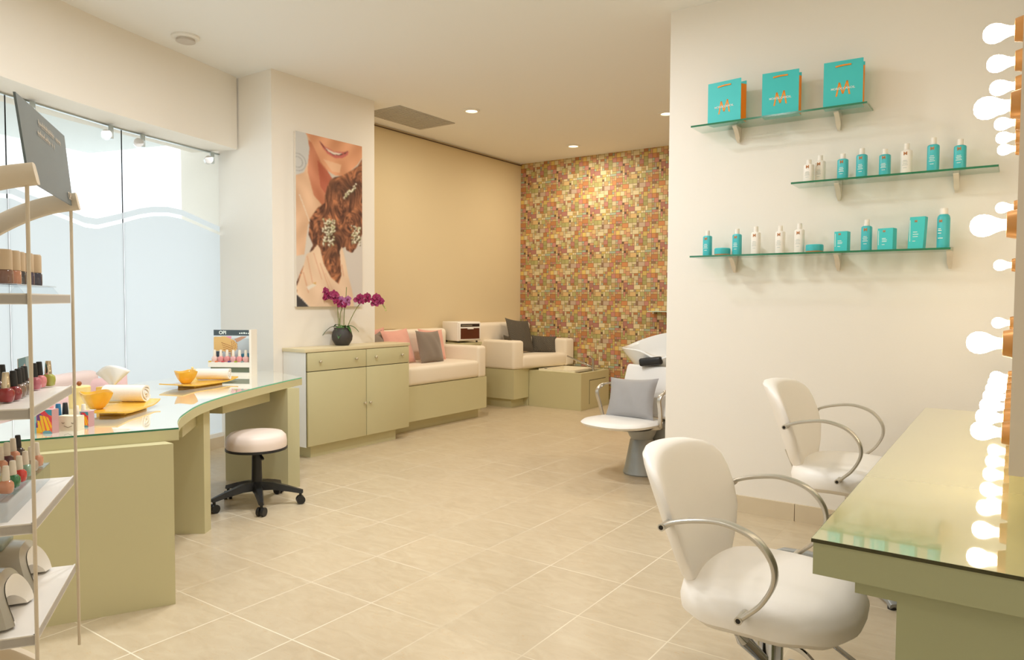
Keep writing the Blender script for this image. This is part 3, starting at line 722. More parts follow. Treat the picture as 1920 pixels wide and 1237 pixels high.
    for cx, cy, sx, sy, n in ((170, 480, 34, 70, 90), (175, 450, 26, 30, 30), (290, 250, 34, 40, 38), (322, 480, 26, 50, 60)):
        for _ in range(n):
            x = cx + rs.uniform(-1, 1) * sx; y = cy + rs.uniform(-1, 1) * sy
            if cx == 290: x = cx + rs.uniform(-1, 1) * 34; y = cy - (x - cx) * 1.0 + rs.uniform(-10, 10)
            d = np.hypot(U - x - 3, V - y - 3) < 4.5; I[d] = (96, 84, 58)
            d = np.hypot(U - x, V - y) < rs.uniform(3.5, 5.6); I[d] = (240, 236, 214) if rs.rand() > .25 else (206, 204, 160)
img = raster(150, 330, 360, 860, paint_canvas)
for _k in range(2):
    _p = np.pad(img, ((1, 1), (1, 1), (0, 0)), 'edge'); img = (4 * _p[1:-1, 1:-1] + 2 * (_p[:-2, 1:-1] + _p[2:, 1:-1] + _p[1:-1, :-2] + _p[1:-1, 2:]) + _p[:-2, :-2] + _p[2:, 2:] + _p[:-2, 2:] + _p[2:, :-2]) / 16
r = thing('canvas_print', 'tall canvas print of a smiling bride with curly auburn hair, on the pillar', 'wall art', (-5.05, 4.328, 1.26))
MB().box(.002, .030, -.376, .376, 0, 1.485).build('canvas_edge', mat('canvas_side', rgb(232, 222, 208), .8), r)
panel_mesh('printed_front', img, .752, 1.485, M_CANVAS, r, frame((.0305, 0, 0), (0, 1, 0), (0, 0, 1)))

# ------------------------------------------------------------------ orchid
def orchid():
    rnd = random.Random(11)
    r = thing('potted_orchid', 'magenta orchid in a round charcoal pot on the green cabinet', 'plant', (-4.93, 4.375, .914))
    MB().lathe([(0, 0), (.055, 0), (.062, .005), (.088, .05), (.092, .085), (.082, .125), (.070, .145), (.073, .158), (.064, .158), (.062, .14), (0, .135)], 40).build('pot', M_POT, r)
    MB().lathe([(0, .138), (.062, .138)], 24, cap=False).build('soil', mat('bark', rgb(70, 52, 38), .9, noise=.3, nscale=60), r)
    def leaf(a, L, droop, w):
        m = MB(); n = 10; vs = []; fs = []
        for i in range(n + 1):
            t = i / n; x = L * t; z = .145 + .05 * math.sin(t * 2.2) - droop * t * t; ww = w * math.sin(PI * min(1, t * .92 + .08)) ** .7 + .001
            for s in (-1, 0, 1): vs.append((x, s * ww, z + (.006 if s else 0)))
        for i in range(n):
            for s in (0, 1): q = 3 * i + s; fs.append((q, q + 3, q + 4, q + 1))
        m.add(vs, fs, True, Matrix.Rotation(a, 4, 'Z')); m.build('leaf', M_LEAF, r)
    # image right is (.82,.57); towards the viewer is (.57,-.82)
    for a, L, d, w in ((-2.35, .17, .10, .018), (-1.05, .10, .13, .036), (.62, .15, .07, .018), (.2, .10, .08, .025), (-2.9, .09, .03, .02), (2.2, .12, .06, .02)): leaf(a, L, d, w)
    R = Vector((.82, .573, 0))
    def st(pts, name='stem', rr=.0035):
        P = [Vector((R.x * a + b * .57, R.y * a - b * .82, z)) for a, b, z in pts]; MB().tube(smooth_path(P, 6), rr, 8).build(name, M_STEM, r); return P
    def flower(p, s, m, ry):
        q = Matrix.Translation(p) @ Matrix.Rotation(ry, 4, 'Z') @ Matrix.Rotation(math.radians(80), 4, 'X')
        mb = MB()
        for k, (L, w, ang) in enumerate(((.034, .012, 90), (.034, .011, 215), (.034, .011, 325), (.036, .021, 5), (.036, .021, 175))):
            a = math.radians(ang + rnd.uniform(-8, 8)); n = 5; vs = []; fs = []
            for i in range(n + 1):
                t = i / n; ww = w * math.sin(PI * (t * .88 + .10)) ** .8
                for sd in (-1, 0, 1): vs.append((L * t * math.cos(a) - sd * ww * math.sin(a), L * t * math.sin(a) + sd * ww * math.cos(a), .006 * math.sin(t * 3) + (.004 if sd else 0) + .0006 * k))
            for i in range(n):
                for sd in (0, 1): v = 3 * i + sd; fs.append((v, v + 3, v + 4, v + 1))
            mb.add([(a_ * s, b_ * s, c_ * s) for a_, b_, c_ in vs], fs, True, q)
        f = mb.build('flower', m, r)
        MB().sphere((0, -.004 * s, .008 * s), .008 * s, 10, (1, 1.3, 1), q).build('flower_lip', mat('orchid_lip', rgb(122, 26, 66), .5), f)
    st([(-.03, 0, .14), (-.038, 0, .30), (-.045, .01, .40), (-.09, .01, .475), (-.155, .02, .46)])
    st([(.015, 0, .14), (.02, 0, .30), (.035, 0, .42), (.04, 0, .52)])
    st([(-.02, 0, .14), (-.015, 0, .28), (.01, 0, .38), (-.03, .02, .43), (-.08, .02, .45)])
    st([(.04, 0, .14), (.08, 0, .24), (.15, 0, .36), (.23, 0, .418), (.33, 0, .405), (.385, 0, .33)])
    st([(-.02, 0, .14), (-.024, 0, .24)], 'stake', .003)
    for a, z, m in ((-.165, .47, 0), (-.145, .425, 0), (-.125, .465, 0), (-.10, .43, 0), (-.085, .455, 0), (-.05, .41, 0), (-.055, .445, 0), (-.03, .39, 0), (-.01, .405, 1), (.005, .365, 0), (.02, .40, 1), (.045, .375, 1), (.05, .41, 1), (.03, .355, 0), (-.14, .485, 0)):
        flower(Vector((R.x * a + .02, R.y * a - .03, z)) + Vector((rnd.uniform(-.01, .02), rnd.uniform(-.02, .01), 0)), rnd.uniform(1.0, 1.3), M_PETALP if m else M_PETAL, math.radians(35 + rnd.uniform(-35, 35)))
    for a, z in ((.165, .43), (.18, .39), (.145, .405), (.225, .435), (.24, .405), (.295, .405), (.31, .43), (.325, .385), (.30, .37), (.355, .39), (.345, .405)):
        flower(Vector((R.x * a + .015, R.y * a - .02, z)), rnd.uniform(1.0, 1.25), M_PETAL, math.radians(35 + rnd.uniform(-45, 45)))
    m = MB()
    for a, z in ((.375, .35), (.385, .335), (.39, .315)): m.sphere((R.x * a, R.y * a, z), .009, 10)
    m.build('bud', mat('orchid_bud', rgb(190, 190, 120), .5), r)
orchid()
#==MIDEND==
# ------------------------------------------------------------------ manicure desk
DZ = .755
FRONT = [(-3.00, 1.725), (-3.11, 1.785), (-3.21, 1.848), (-3.335, 1.945), (-3.57, 2.17), (-3.77, 2.445), (-3.975, 2.81), (-4.165, 3.20), (-4.245, 3.385)]
FRONT = [FRONT[0]] + [tuple(p[:2]) for p in smooth_path([(a, b, 0) for a, b in FRONT[1:]], 4)]
BACK = [(-4.86, 3.56), (-5.02, 3.25), (-4.955, 2.86), (-4.86, 2.52), (-4.64, 2.20), (-4.35, 1.92), (-4.05, 1.64), (-3.76, 1.34), (-3.52, 1.05)]
NEARL = [(-3.39, .87)]
def desk():
    r = thing('manicure_desk', 'curved pale green manicure desk with a glass top, along the shop window', 'desk', (0, 0, 0))
    top = FRONT + BACK + NEARL
    MB().prism(top, .700, .747).build('desk_top', M_CAB, r)
    def inset(poly, d):
        n = len(poly); out = []
        for i in range(n):
            a = Vector(poly[i - 1]); b = Vector(poly[(i + 1) % n]); t = (b - a).normalized(); out.append((poly[i][0] - t.y * d, poly[i][1] + t.x * d))
        return out
    a = sum(top[i][0] * top[(i + 1) % len(top)][1] - top[(i + 1) % len(top)][0] * top[i][1] for i in range(len(top)))
    g = inset(top, .003 if a > 0 else -.003)
    MB().prism(g, .7475, DZ).build('glass_top', M_TOPG, r)
    # bright green polished edge of the glass
    e = MB(); P = g
    n = len(P); vs = [(x, y, .7478) for x, y in P] + [(x, y, DZ - .0004) for x, y in P]
    Q = inset(P, -.0006 if a > 0 else .0006); vs = [(x, y, .7478) for x, y in Q] + [(x, y, DZ - .0004) for x, y in Q]
    k = len(FRONT); ii = range(1, k); e.add([vs[i] for i in ii] + [vs[n + i] for i in ii], [(i, i + 1, k + i, k - 1 + i) for i in range(k - 2)]); e.build('glass_edge', M_GEDGE_L, r)
    e = MB(); ii = (n - 1, 0, 1); e.add([vs[i] for i in ii] + [vs[n + i] for i in ii], [(0, 1, 4, 3), (1, 2, 5, 4)]); e.build('glass_edge', M_GEDGE, r)
    MB().prism([(-2.945, 1.668), (-3.325, .90), (-3.46, 1.03), (-3.36, 1.70)], .0, .700).build('end_cabinet', M_CAB, r)
    MB().prism([(-3.705, 2.275), (-3.752, 2.343), (-4.19, 2.02), (-4.14, 1.95)], 0, .700).build('leg_panel', M_CAB, r)
    MB().prism([(-4.150, 3.184), (-4.108, 3.251), (-4.66, 3.13), (-4.69, 3.05)], 0, .700).build('leg_panel', M_CAB, r)
    def drawer(p, q, dep, z0, z1):
        p = Vector(p); q = Vector(q); t = (q - p).normalized(); nr = Vector((-t.y, t.x))
        if nr.x > 0: nr = -nr
        MB().prism([p, q, q + nr * dep, p + nr * dep], z0, z1).build('drawer', M_CAB, r)
    drawer((-4.00, 2.585), (-4.235, 3.10), .30, .612, .692)
    drawer((-3.48, 2.02), (-3.735, 2.25), .18, .612, .692)
desk()

# ------------------------------------------------------------------ stool
def stool():
    r = thing('rolling_stool', 'round white stool on a black five-star castor base, in front of the manicure desk', 'stool', (-3.965, 2.80, 0))
    MB().lathe([(0, .370), (.174, .370), (.185, .377), (.187, .41), (.181, .447), (.160, .468), (.10, .477), (0, .480)], 48).build('seat', mat('blush_leatherette', rgb(238, 222, 212), .45), r)
    MB().lathe([(0, .358), (.175, .358), (.190, .362), (.190, .374), (.176, .376), (0, .376)], 48).build('seat_rim', M_BLACK, r)
    MB().lathe([(0, .33), (.02, .33), (.02, .360), (0, .360)], 20).build('gas_rod', M_CHROME, r)
    MB().lathe([(0, .12), (.034, .12), (.030, .31), (.027, .345), (0, .345)], 24).build('column', M_BLACK, r)
    MB().tube([(.0, 0, .352), (.035, -.01, .348), (.07, -.02, .33)], .008, 8).add([(.06, -.03, .34), (.10, -.035, .315), (.075, -.02, .30), (.06, -.01, .34), (.10, -.015, .315), (.075, 0, .30)], [(0, 1, 2), (3, 5, 4), (0, 3, 4, 1), (1, 4, 5, 2), (2, 5, 3, 0)]).build('height_lever', M_BLACK, r)
    for k in range(5):
        a = math.radians(-30 + 72 * k); M = Matrix.Rotation(a, 4, 'Z'); L = .272
        m = MB(); vs = []; secs = [(.02, .034, .10, .155), (.10, .028, .10, .145), (.20, .021, .085, .118), (L, .017, .070, .095), (L + .016, .012, .07, .09)]
        for x, w, z0, z1 in secs: vs += [(x, -w, z0), (x, w, z0), (x, w * .6, z1), (x, -w * .6, z1)]
        fs = [(0, 1, 2, 3)[::-1], tuple(4 * 4 + i for i in range(4))]
        for i in range(4):
            for q in range(4): fs.append((4 * i + q, 4 * i + (q + 1) % 4, 4 * i + 4 + (q + 1) % 4, 4 * i + 4 + q))
        leg = m.add(vs, fs, False, M).build('leg', M_BLACK, r)
        c = MB(); c.cyl((L, 0, .03), (L, 0, .08), .008)
        b = a + .9 + k
        X = Vector((math.cos(b), math.sin(b), 0)); c0 = M @ Vector((L, 0, .027)); wheel = MB()
        c2 = MB(); c2.cyl(M @ Vector((L, 0, .03)), M @ Vector((L, 0, .085)), .009)
        for s in (-1, 1): c2.cyl(c0 + X * s * .006, c0 + X * s * .024, .027, n=20)
        c2.build('castor', M_BLACK, leg)
stool()

# ------------------------------------------------------------------ things on the manicure desk
def leaf_tray(name, label, loc, rz, L, Wd):
    r = thing(name, label, 'tray', loc, rz, 'amber yellow trays on the manicure desk')
    m = MB(); n = 20; vs = []; fs = []
    # long gently bowed plate with upturned end
    for i in range(n + 1):
        t = -1 + 2 * i / n; x = L / 2 * t; w = Wd / 2 * (1 - .18 * t * t); z = .016 + .020 * max(0, abs(t) - .5) ** 1.5 * 2
        vs += [(x, -w, z), (x, w, z), (x, w, z + .007), (x, -w, z + .007)]
    for i in range(n):
        for q in range(4): fs.append((4 * i + q, 4 * i + (q + 1) % 4, 4 * i + 4 + (q + 1) % 4, 4 * i + 4 + q))
    fs += [(3, 2, 1, 0), tuple(4 * n + i for i in range(4))]
    m.add(vs, fs).build('plate', M_AMB, r)
    MB().rbox(-L * .25, L * .25, -Wd * .3, Wd * .3, 0, .017, .003, 2).build('foot', M_AMB, r)
    return r
def bowl(label, loc, s=1.):
    r = thing('bowl', label, 'bowl', loc, 0, 'amber bowls on the trays')
    P = [(0, 0), (.028, 0), (.034, .006), (.052, .030), (.066, .062), (.072, .082), (.068, .082), (.060, .058), (.045, .028), (.02, .012), (0, .011)]
    m = MB(); n = 48; vs = []; fs = []
    for rr, z in P:
        for i in range(n):
            a = 2 * PI * i / n; k = 1 + .03 * math.cos(6 * a) * (rr / .07); vs.append((rr * k * s * math.cos(a), rr * k * s * math.sin(a), z * s * (1 + .06 * math.cos(3 * a) * (rr / .07))))
    for j in range(len(P) - 1):
        for i in range(n): fs.append((j * n + i, j * n + (i + 1) % n, (j + 1) * n + (i + 1) % n, (j + 1) * n + i))
    m.add(vs, fs, True).build('shell', M_AMB, r); return r
def towel_roll(label, loc, rz, L=.20, R=.047):
    r = thing('rolled_towel', label, 'towel', loc, rz, 'rolled white towels on the trays')
    pts = []; turns = 3.2; n = 70
    for i in range(n + 1):
        a = 2 * PI * turns * i / n; rr = R * (.16 + .84 * i / n); pts.append((rr * math.cos(a - PI / 2), R + rr * math.sin(a - PI / 2)))
    m = MB(); th = .009; vs = []; fs = []
    for i, (y, z) in enumerate(pts):
        c = Vector((0, R)); d = (Vector((y, z)) - c); d = d.normalized() if d.length > 1e-6 else Vector((0, 1)); o = Vector((y, z)) - d * th
        for x in (-L / 2 + .004 * math.sin(i * .4), L / 2 + .004 * math.sin(i * .5)): vs += [(x, y, z), (x, o.x, o.y)]
    for i in range(n):
        a = 4 * i; b = a + 4; fs += [(a, b, b + 2, a + 2), (a + 1, a + 3, b + 3, b + 1), (a, a + 1, b + 1, b), (a + 2, b + 2, b + 3, a + 3)]
    fs += [(0, 2, 3, 1), (4 * n, 4 * n + 1, 4 * n + 3, 4 * n + 2)]
    m.add(vs, fs, True).build('roll', M_TOWEL, r); return r
def lidded_jar(label, loc, knob, s=1.):
    r = thing('lidded_jar', label, 'jar', loc, 0, 'small lidded jars on the trays')
    S = Matrix.Scale(s, 4)
    MB().lathe([(0, 0), (.036, 0), (.036, .060), (0, .060)], 36, S).build('body', M_AMBL, r)
    l = MB().lathe([(0, .060), (.039, .060), (.039, .080), (.035, .083), (0, .083)], 36, S).build('lid', M_AMBL, r)
    MB().sphere((0, 0, .092 * s), .009 * s, 14).build('knob', knob, l)
leaf_tray('tray', 'amber yellow tray nearer the viewer, with bowl and towel, on the manicure desk', (-3.63, 1.80, DZ), math.radians(128), .46, .20)
bowl('amber bowl with a scalloped side on the nearer tray', (-3.69, 1.70, DZ + .024), 1.0)
towel_roll('thick rolled white towel on the nearer tray', (-3.80, 1.90, DZ + .024), math.radians(35), .21, .050)
lidded_jar('pale jar with a brown knob behind the nearer bowl', (-3.97, 1.745, DZ), mat('brown_knob', rgb(150, 84, 44), .4), 1.35)
leaf_tray('tray', 'amber yellow tray farther off, before the nail polish display card', (-4.36, 2.66, DZ), math.radians(108), .52, .22)
bowl('amber bowl at the left end of the farther tray', (-4.36, 2.56, DZ + .024), .95)
towel_roll('rolled white towel on the farther tray', (-4.40, 2.78, DZ + .024), math.radians(42), .21, .042)
lidded_jar('peach lidded jar behind the farther bowl', (-4.62, 2.76, DZ), M_AMBL)
r = thing('tissue_box', 'amber tissue box with a white tissue standing up, beside the nearer towel', 'tissue box', (-4.03, 1.99, DZ), math.radians(35))
MB().rbox(-.11, .11, -.06, .06, 0, .085, .006, 2).build('box', M_AMB, r)
m = MB(); vs = []; fs = []
for i in range(9):
    for j in range(9):
        u = i / 8; v = j / 8; vs.append((-.055 - .075 * v * (1 - u) * 1.3 + .08 * u * v + .02 * u, .02 * math.sin(5 * u + 2 * v), .08 + .12 * v * (1 - .35 * (u - .55) ** 2 * 4)))
for i in range(8):
    for j in range(8): q = i * 9 + j; fs.append((q, q + 1, q + 10, q + 9))
for i in range(2): pass
t = m.add(vs, fs, True); o = t.build('tissue', mat('tissue_paper', rgb(240, 240, 238), .9), r)
md = o.modifiers.new('thickness', 'SOLIDIFY'); md.thickness = .0015

# pale pink bench between the desk and the shop window
def bench():
    a = math.atan2(.83, -.56)
    r = thing('bench', 'pale pink upholstered bench between the manicure desk and the shop window', 'bench', (-4.06, .98, 0), a)
    # local x runs along the window, local -y faces the desk
    L = 1.55
    MB().rbox(0, L, -.04, .09, .10, .855, .045, 5).build('backrest', M_PTOWEL, r)
    MB().rbox(0, L, -.36, -.04, .10, .46, .04, 5).build('seat', M_PTOWEL, r)
bench()
G3 = 'pink cushions on the bench by the window'
M_PINK2 = mat('dusty_pink_fabric', rgb(222, 188, 188), .85, noise=.03, nscale=60, sheen=.3)
cushion('cushion', 'dusty pink cushion on the window bench, behind the nearer tray', -4.36, 1.73, .63, .34, .32, .12, -30, -14, 4, M_PINK2, G3)
cushion('cushion', 'dusty pink cushion tip showing behind the tissue box', -4.80, 2.28, .66, .28, .34, .12, -25, -12, 8, M_PINK2, G3)

# ------------------------------------------------------------------ nail polish bottles
def polish(name, label, loc, rz, glass, capm, group, s=1., label_m=None):
    r = thing(name, label, 'nail polish', loc, rz, group)
    m = MB(); secs = [(.013, .009, 0), (.0155, .0125, .003), (.0175, .0145, .016), (.0165, .0135, .027), (.011, .010, .033), (.006, .006, .036)]
    vs = []; fs = []; n = 20
    for a_, b_, z in secs:
        for i in range(n):
            t = 2 * PI * i / n; c, q = math.cos(t), math.sin(t); e = .6
            vs.append((math.copysign(abs(c) ** e, c) * a_ * s, math.copysign(abs(q) ** e, q) * b_ * s, z * s))
    for j in range(len(secs) - 1):
        for i in range(n): fs.append((j * n + i, j * n + (i + 1) % n, (j + 1) * n + (i + 1) % n, (j + 1) * n + i))
    fs.append(tuple(range(n - 1, -1, -1))); m.add(vs, fs, True).build('bottle', glass, r)
    MB().lathe([(0, .034 * s), (.0088 * s, .034 * s), (.0095 * s, .038 * s), (.0072 * s, .072 * s), (.006 * s, .0735 * s), (0, .0735 * s)], 18).build('cap', capm, r)
    return r
def pol(c): return mat('polish_%d_%d_%d' % c, rgb(*c), .08, coat=.8, spec=.6)
M_CAPK = mat('black_cap', rgb(42, 42, 42), .45); M_CAPW = mat('white_cap', rgb(236, 226, 210), .5); M_CAPG = mat('silver_cap', rgb(220, 205, 180), .12, metal=1)
M_CAPB = mat('beige_cap', rgb(205, 180, 148), .5)

# ------------------------------------------------------------------ polish display rack near the viewer
R1 = Vector((-1.823, .700, 0)); E1 = Vector((-.837, .547, 0)); E2 = Vector((-.547, -.837, 0))
RZ = math.atan2(E1.y, E1.x)
def rk(s, t, z): p = R1 + E1 * s + E2 * t; return Vector((p.x, p.y, z))
def local(s, t, z): return Vector((s, t, z))
def rack():
    # local x along the open side (viewer's side), local y towards the back of the rack
    r = thing('display_rack', 'white metal display rack with four shelves of nail polish, nearest the viewer', 'display rack', R1, RZ)
    S = .492; T = .40
    def shelf(z):
        m = MB().box(.004, S - .01, .004, T, z - .020, z).box(.004, S - .01, .004, .008, z - .022, z + .003).box(.004, .009, .004, T, z - .022, z + .003)
        m.build('shelf', M_RACK, r)
    for z in (1.328, 1.067, .803, .543): shelf(z)
    for s in (0, S):
        MB().cyl((s, 0, .30), (s, 0, 1.585), .0042, n=10).build('rod', M_RACKB, r)
        arm = smooth_path([(s, -.018, 1.600), (s, .06, 1.582), (s, .14, 1.545), (s, .22, 1.49), (s, .30, 1.41), (s, .36, 1.30)], 5)
        MB().tube(arm, .02, 12, flat=(.036, .050), up=Vector((0, 1, 1))).build('arm', M_RACKB, r)
        arm = smooth_path([(s, -.12, .0), (s, .0, .09), (s, .10, .22), (s, .22, .30), (s, .36, .33)], 5)
        MB().tube([p + Vector((0, 0, .025)) for p in arm], .02, 12, flat=(.036, .045), up=Vector((0, 1, 1))).build('foot', M_RACKB, r)
    sd = MB(); pts = smooth_path([(0, .215, 1.56), (0, .185, 1.50), (0, .165, 1.42), (0, .165, 1.34), (0, .17, 1.331)], 5)
    vs = []; fs = []
    for p in pts: vs += [(.30, p.y, p.z), (.30, T, p.z), (.308, T, p.z), (.308, p.y, p.z)]
    n = len(pts)
    for i in range(n - 1):
        for q in range(4): fs.append((4 * i + q, 4 * i + (q + 1) % 4, 4 * i + 4 + (q + 1) % 4, 4 * i + 4 + q))
    fs += [(0, 1, 2, 3), tuple(4 * (n - 1) + i for i in range(4))[::-1]]
    sd.add(vs, fs).build('side_plate', mat('charcoal_board', rgb(86, 90, 92), .45), r)
    MB().box(0, S, T, T + .02, .12, 1.60).build('back_panel', M_RACK, r)
    # slate header board standing on the arm ends, leaning back a little
    TL = Vector((0, 0, 0)); h = .205
    b = MB(); lean = .024
    vs = [(-.004, -.006, 1.585), (S + .004, -.006, 1.585), (S + .030, -.006 + lean, 1.585 + h), (.0, -.006 + lean, 1.585 + h - .012)]
    vs = vs + [(x, y + .005, z) for x, y, z in vs]
    b.add(vs, [(0, 1, 2, 3), (7, 6, 5, 4), (0, 4, 5, 1), (1, 5, 6, 2), (2, 6, 7, 3), (3, 7, 4, 0)])
    hb = b.build('header_board', M_SLATE, r)
    fr = frame((S / 2, -.0072, 1.585), (1, 0, 0), (0, lean, h))
    m = MB(); rnd = random.Random(4)
    for row, (z, x0, x1) in enumerate(((.160, -.09, .19), (.132, -.09, .09))):
        x = x0
        while x < x1:
            w = rnd.uniform(.007, .013)
            if rnd.random() > .17:
                hh = rnd.uniform(.011, .018)
                m.add([(x, z, 0), (x + .004, z, 0), (x + w, z + hh, 0), (x + w - .004, z + hh, 0)], [(0, 1, 2, 3)], False, fr)
                m.add([(x, z + hh * .45, .0001), (x + w, z + hh * .45, .0001), (x + w, z + hh * .45 + .003, .0001), (x, z + hh * .45 + .003, .0001)], [(0, 1, 2, 3)], False, fr)
            x += w + .004
    m.build('script_lines', mat('pale_gold_print', rgb(206, 190, 168), .5), hb)
    text_mb('OPI', .030, frame((S - .045, -.0066, 1.607), (1, 0, 0), (0, lean, h))).build('lettering', mat('pale_gold_print', rgb(206, 190, 168), .5), hb)
    text_mb('OPI', .024, frame((.045, -.0066, 1.607), (1, 0, 0), (0, lean, h))).build('lettering', mat('pale_gold_print', rgb(206, 190, 168), .5), hb)
rack()
def put(s, t, z): return rk(s, t, z)
VIEW = math.radians(35)
# second shelf: dark capped polishes
row = [(.142, .083, (150, 34, 40), M_CAPG, 'silver-capped crimson nail polish, nearest bottle on the second shelf'),
       (.178, .076, (140, 36, 44), M_CAPK, 'crimson nail polish with a black cap just behind the silver-capped bottle'),
       (.230, .078, (128, 104, 86), M_CAPK, 'brown nail polish third in the front row of the second shelf'),
       (.263, .079, (112, 96, 84), M_CAPK, 'taupe nail polish fourth in the front row of the second shelf'),
       (.308, .082, (96, 86, 76), M_CAPK, 'dark taupe nail polish at the far end of the front row of five'),
       (.402, .080, (196, 106, 122), M_CAPK, 'rose pink nail polish right behind the near rod, second shelf'),
       (.452, .078, (226, 138, 144), M_CAPK, 'light pink nail polish beside the small blue card, second shelf'),
       (.480, .062, (176, 180, 84), M_CAPG, 'olive green nail polish with a silver cap, second shelf'),
       (.20, .135, (80, 30, 34), M_CAPK, 'black-capped dark polish at the left frame edge, second shelf back row'),
       (.26, .140, (84, 40, 44), M_CAPK, 'black-capped polish second in the back row of the second shelf'),
       (.32, .145, (110, 60, 60), M_CAPK, 'black-capped polish third in the back row of the second shelf'),
       (.38, .148, (90, 50, 50), M_CAPK, 'black-capped polish at the far end of the back row, second shelf')]
for s, t, c, cap, lb in row:
    polish('nail_polish', lb, put(s, t, 1.070), VIEW, pol(c), cap, 'nail polishes on the second shelf of the rack', .98)
def paint_blue(U, V, I):
    I[:] = (120, 160, 170); I[V < 30] = (70, 130, 142); k = inpoly(U, V, [(30, 100), (40, 30), (60, 20), (80, 40), (74, 100)]); I[k] = (208, 176, 168)
    k = inpoly(U, V, [(70, 0), (100, 0), (100, 100), (84, 100)]); I[k] = (150, 178, 186)
r = thing('photo_card', 'small folded blue picture card behind the polishes on the second shelf', 'card', put(.47, .12, 1.0685), RZ)
MB().box(-.055, .055, -.001, .001, 0, .085).build('card', M_WHITEP, r)
panel_mesh('printed_front', raster(50, 50, 100, 100, paint_blue), .11, .085, M_PRINT, r, frame((0, -.0014, 0), (1, 0, 0), (0, 0, 1)))
# third shelf: clear acrylic steps with white capped polishes
r = thing('acrylic_riser', 'clear stepped acrylic riser on the third shelf of the rack', 'display stand', put(0, 0, .805), RZ)
m = MB(); pr = [(.075, 0), (.062, .045), (.095, .045), (.10, .028), (.165, .060), (.172, .082)]
for k in range(len(pr) - 1):
    (t0, z0), (t1, z1) = pr[k], pr[k + 1]; m.box(.04, .47, min(t0, t1) - .0015, max(t0, t1) + .0015, min(z0, z1) - .0015, max(z0, z1) + .0015) if abs(t0 - t1) < .02 or abs(z0 - z1) < .02 else m.add([(.04, t0, z0), (.47, t0, z0), (.47, t1, z1), (.04, t1, z1), (.04, t0, z0 + .003), (.47, t0, z0 + .003), (.47, t1, z1 + .003), (.04, t1, z1 + .003)], [(0, 1, 2, 3), (7, 6, 5, 4), (0, 4, 5, 1), (1, 5, 6, 2), (2, 6, 7, 3), (3, 7, 4, 0)])
m.build('steps', M_ACR, r)
cols = [(216, 150, 120), (40, 120, 70), (214, 50, 44), (150, 190, 170), (190, 176, 160), (226, 160, 130), (90, 40, 50)]
nm = ['peach', 'dark green', 'bright red', 'mint green', 'clear beige', 'apricot', 'plum']
for k, s in enumerate((.12, .18, .24, .30, .36, .42)):
    polish('nail_polish', 'white-capped %s nail polish in the front row of the acrylic riser' % nm[k], put(s, .082, .853), VIEW, pol(cols[k]), M_CAPW, 'white-capped polishes on the acrylic riser', .9)
for k, s in enumerate((.16, .22, .28, .34, .40, .45)):
    c = (60, 50, 46) if k == 5 else cols[(k + 3) % 7]
    polish('nail_polish', ('dark-capped polish at the far end of the acrylic riser' if k == 5 else 'white-capped polish, %s from the viewer in the back row of the acrylic riser' % ('first', 'second', 'third', 'fourth', 'fifth')[k]), put(s, .132, .872), VIEW, pol(c), M_CAPK if k == 5 else M_CAPW, 'white-capped polishes on the acrylic riser', .9)
# first shelf: beige capped round bottles on a clear riser
r = thing('acrylic_riser', 'clear acrylic riser on the top shelf of the rack', 'display stand', put(0, 0, 1.330), RZ)
MB().box(.03, .44, .03, .13, .020, .023).build('plate', M_ACR, r)
for s in (.05, .42): MB().add([(s, .02, 0), (s + .003, .02, 0), (s + .003, .035, .02), (s, .035, .02), (s, .14, 0), (s + .003, .14, 0), (s + .003, .125, .02), (s, .125, .02)], [(0, 1, 2, 3), (4, 7, 6, 5), (0, 3, 7, 4), (1, 5, 6, 2), (0, 4, 5, 1), (3, 2, 6, 7)]).build('side', M_ACR, r)
for k, (s, t, c, lb) in enumerate([(.11, .075, (120, 84, 70), 'beige-capped brown polish at the left of the top shelf'), (.16, .07, (190, 130, 100), 'beige-capped copper polish second on the top shelf'), (.215, .072, (60, 56, 60), 'beige-capped charcoal polish with hatched cap on the top shelf'), (.27, .066, (62, 48, 74), 'beige-capped plum polish on the top shelf beside the rod'), (.325, .06, (50, 50, 74), 'beige-capped navy polish at the right end of the top shelf'), (.14, .12, (150, 60, 50), 'beige-capped red polish behind on the top shelf')]):
    r = thing('nail_polish', lb, 'nail polish', put(s, t, 1.353), VIEW, 'beige-capped polishes on the top shelf')
    MB().lathe([(0, 0), (.019, 0), (.020, .004), (.020, .030), (.017, .034), (0, .034)], 24).build('bottle', pol(c), r)
    MB().lathe([(0, .034), (.0185, .034), (.0185, .078), (.016, .082), (0, .082)], 24).build('cap', M_CAPB, r)
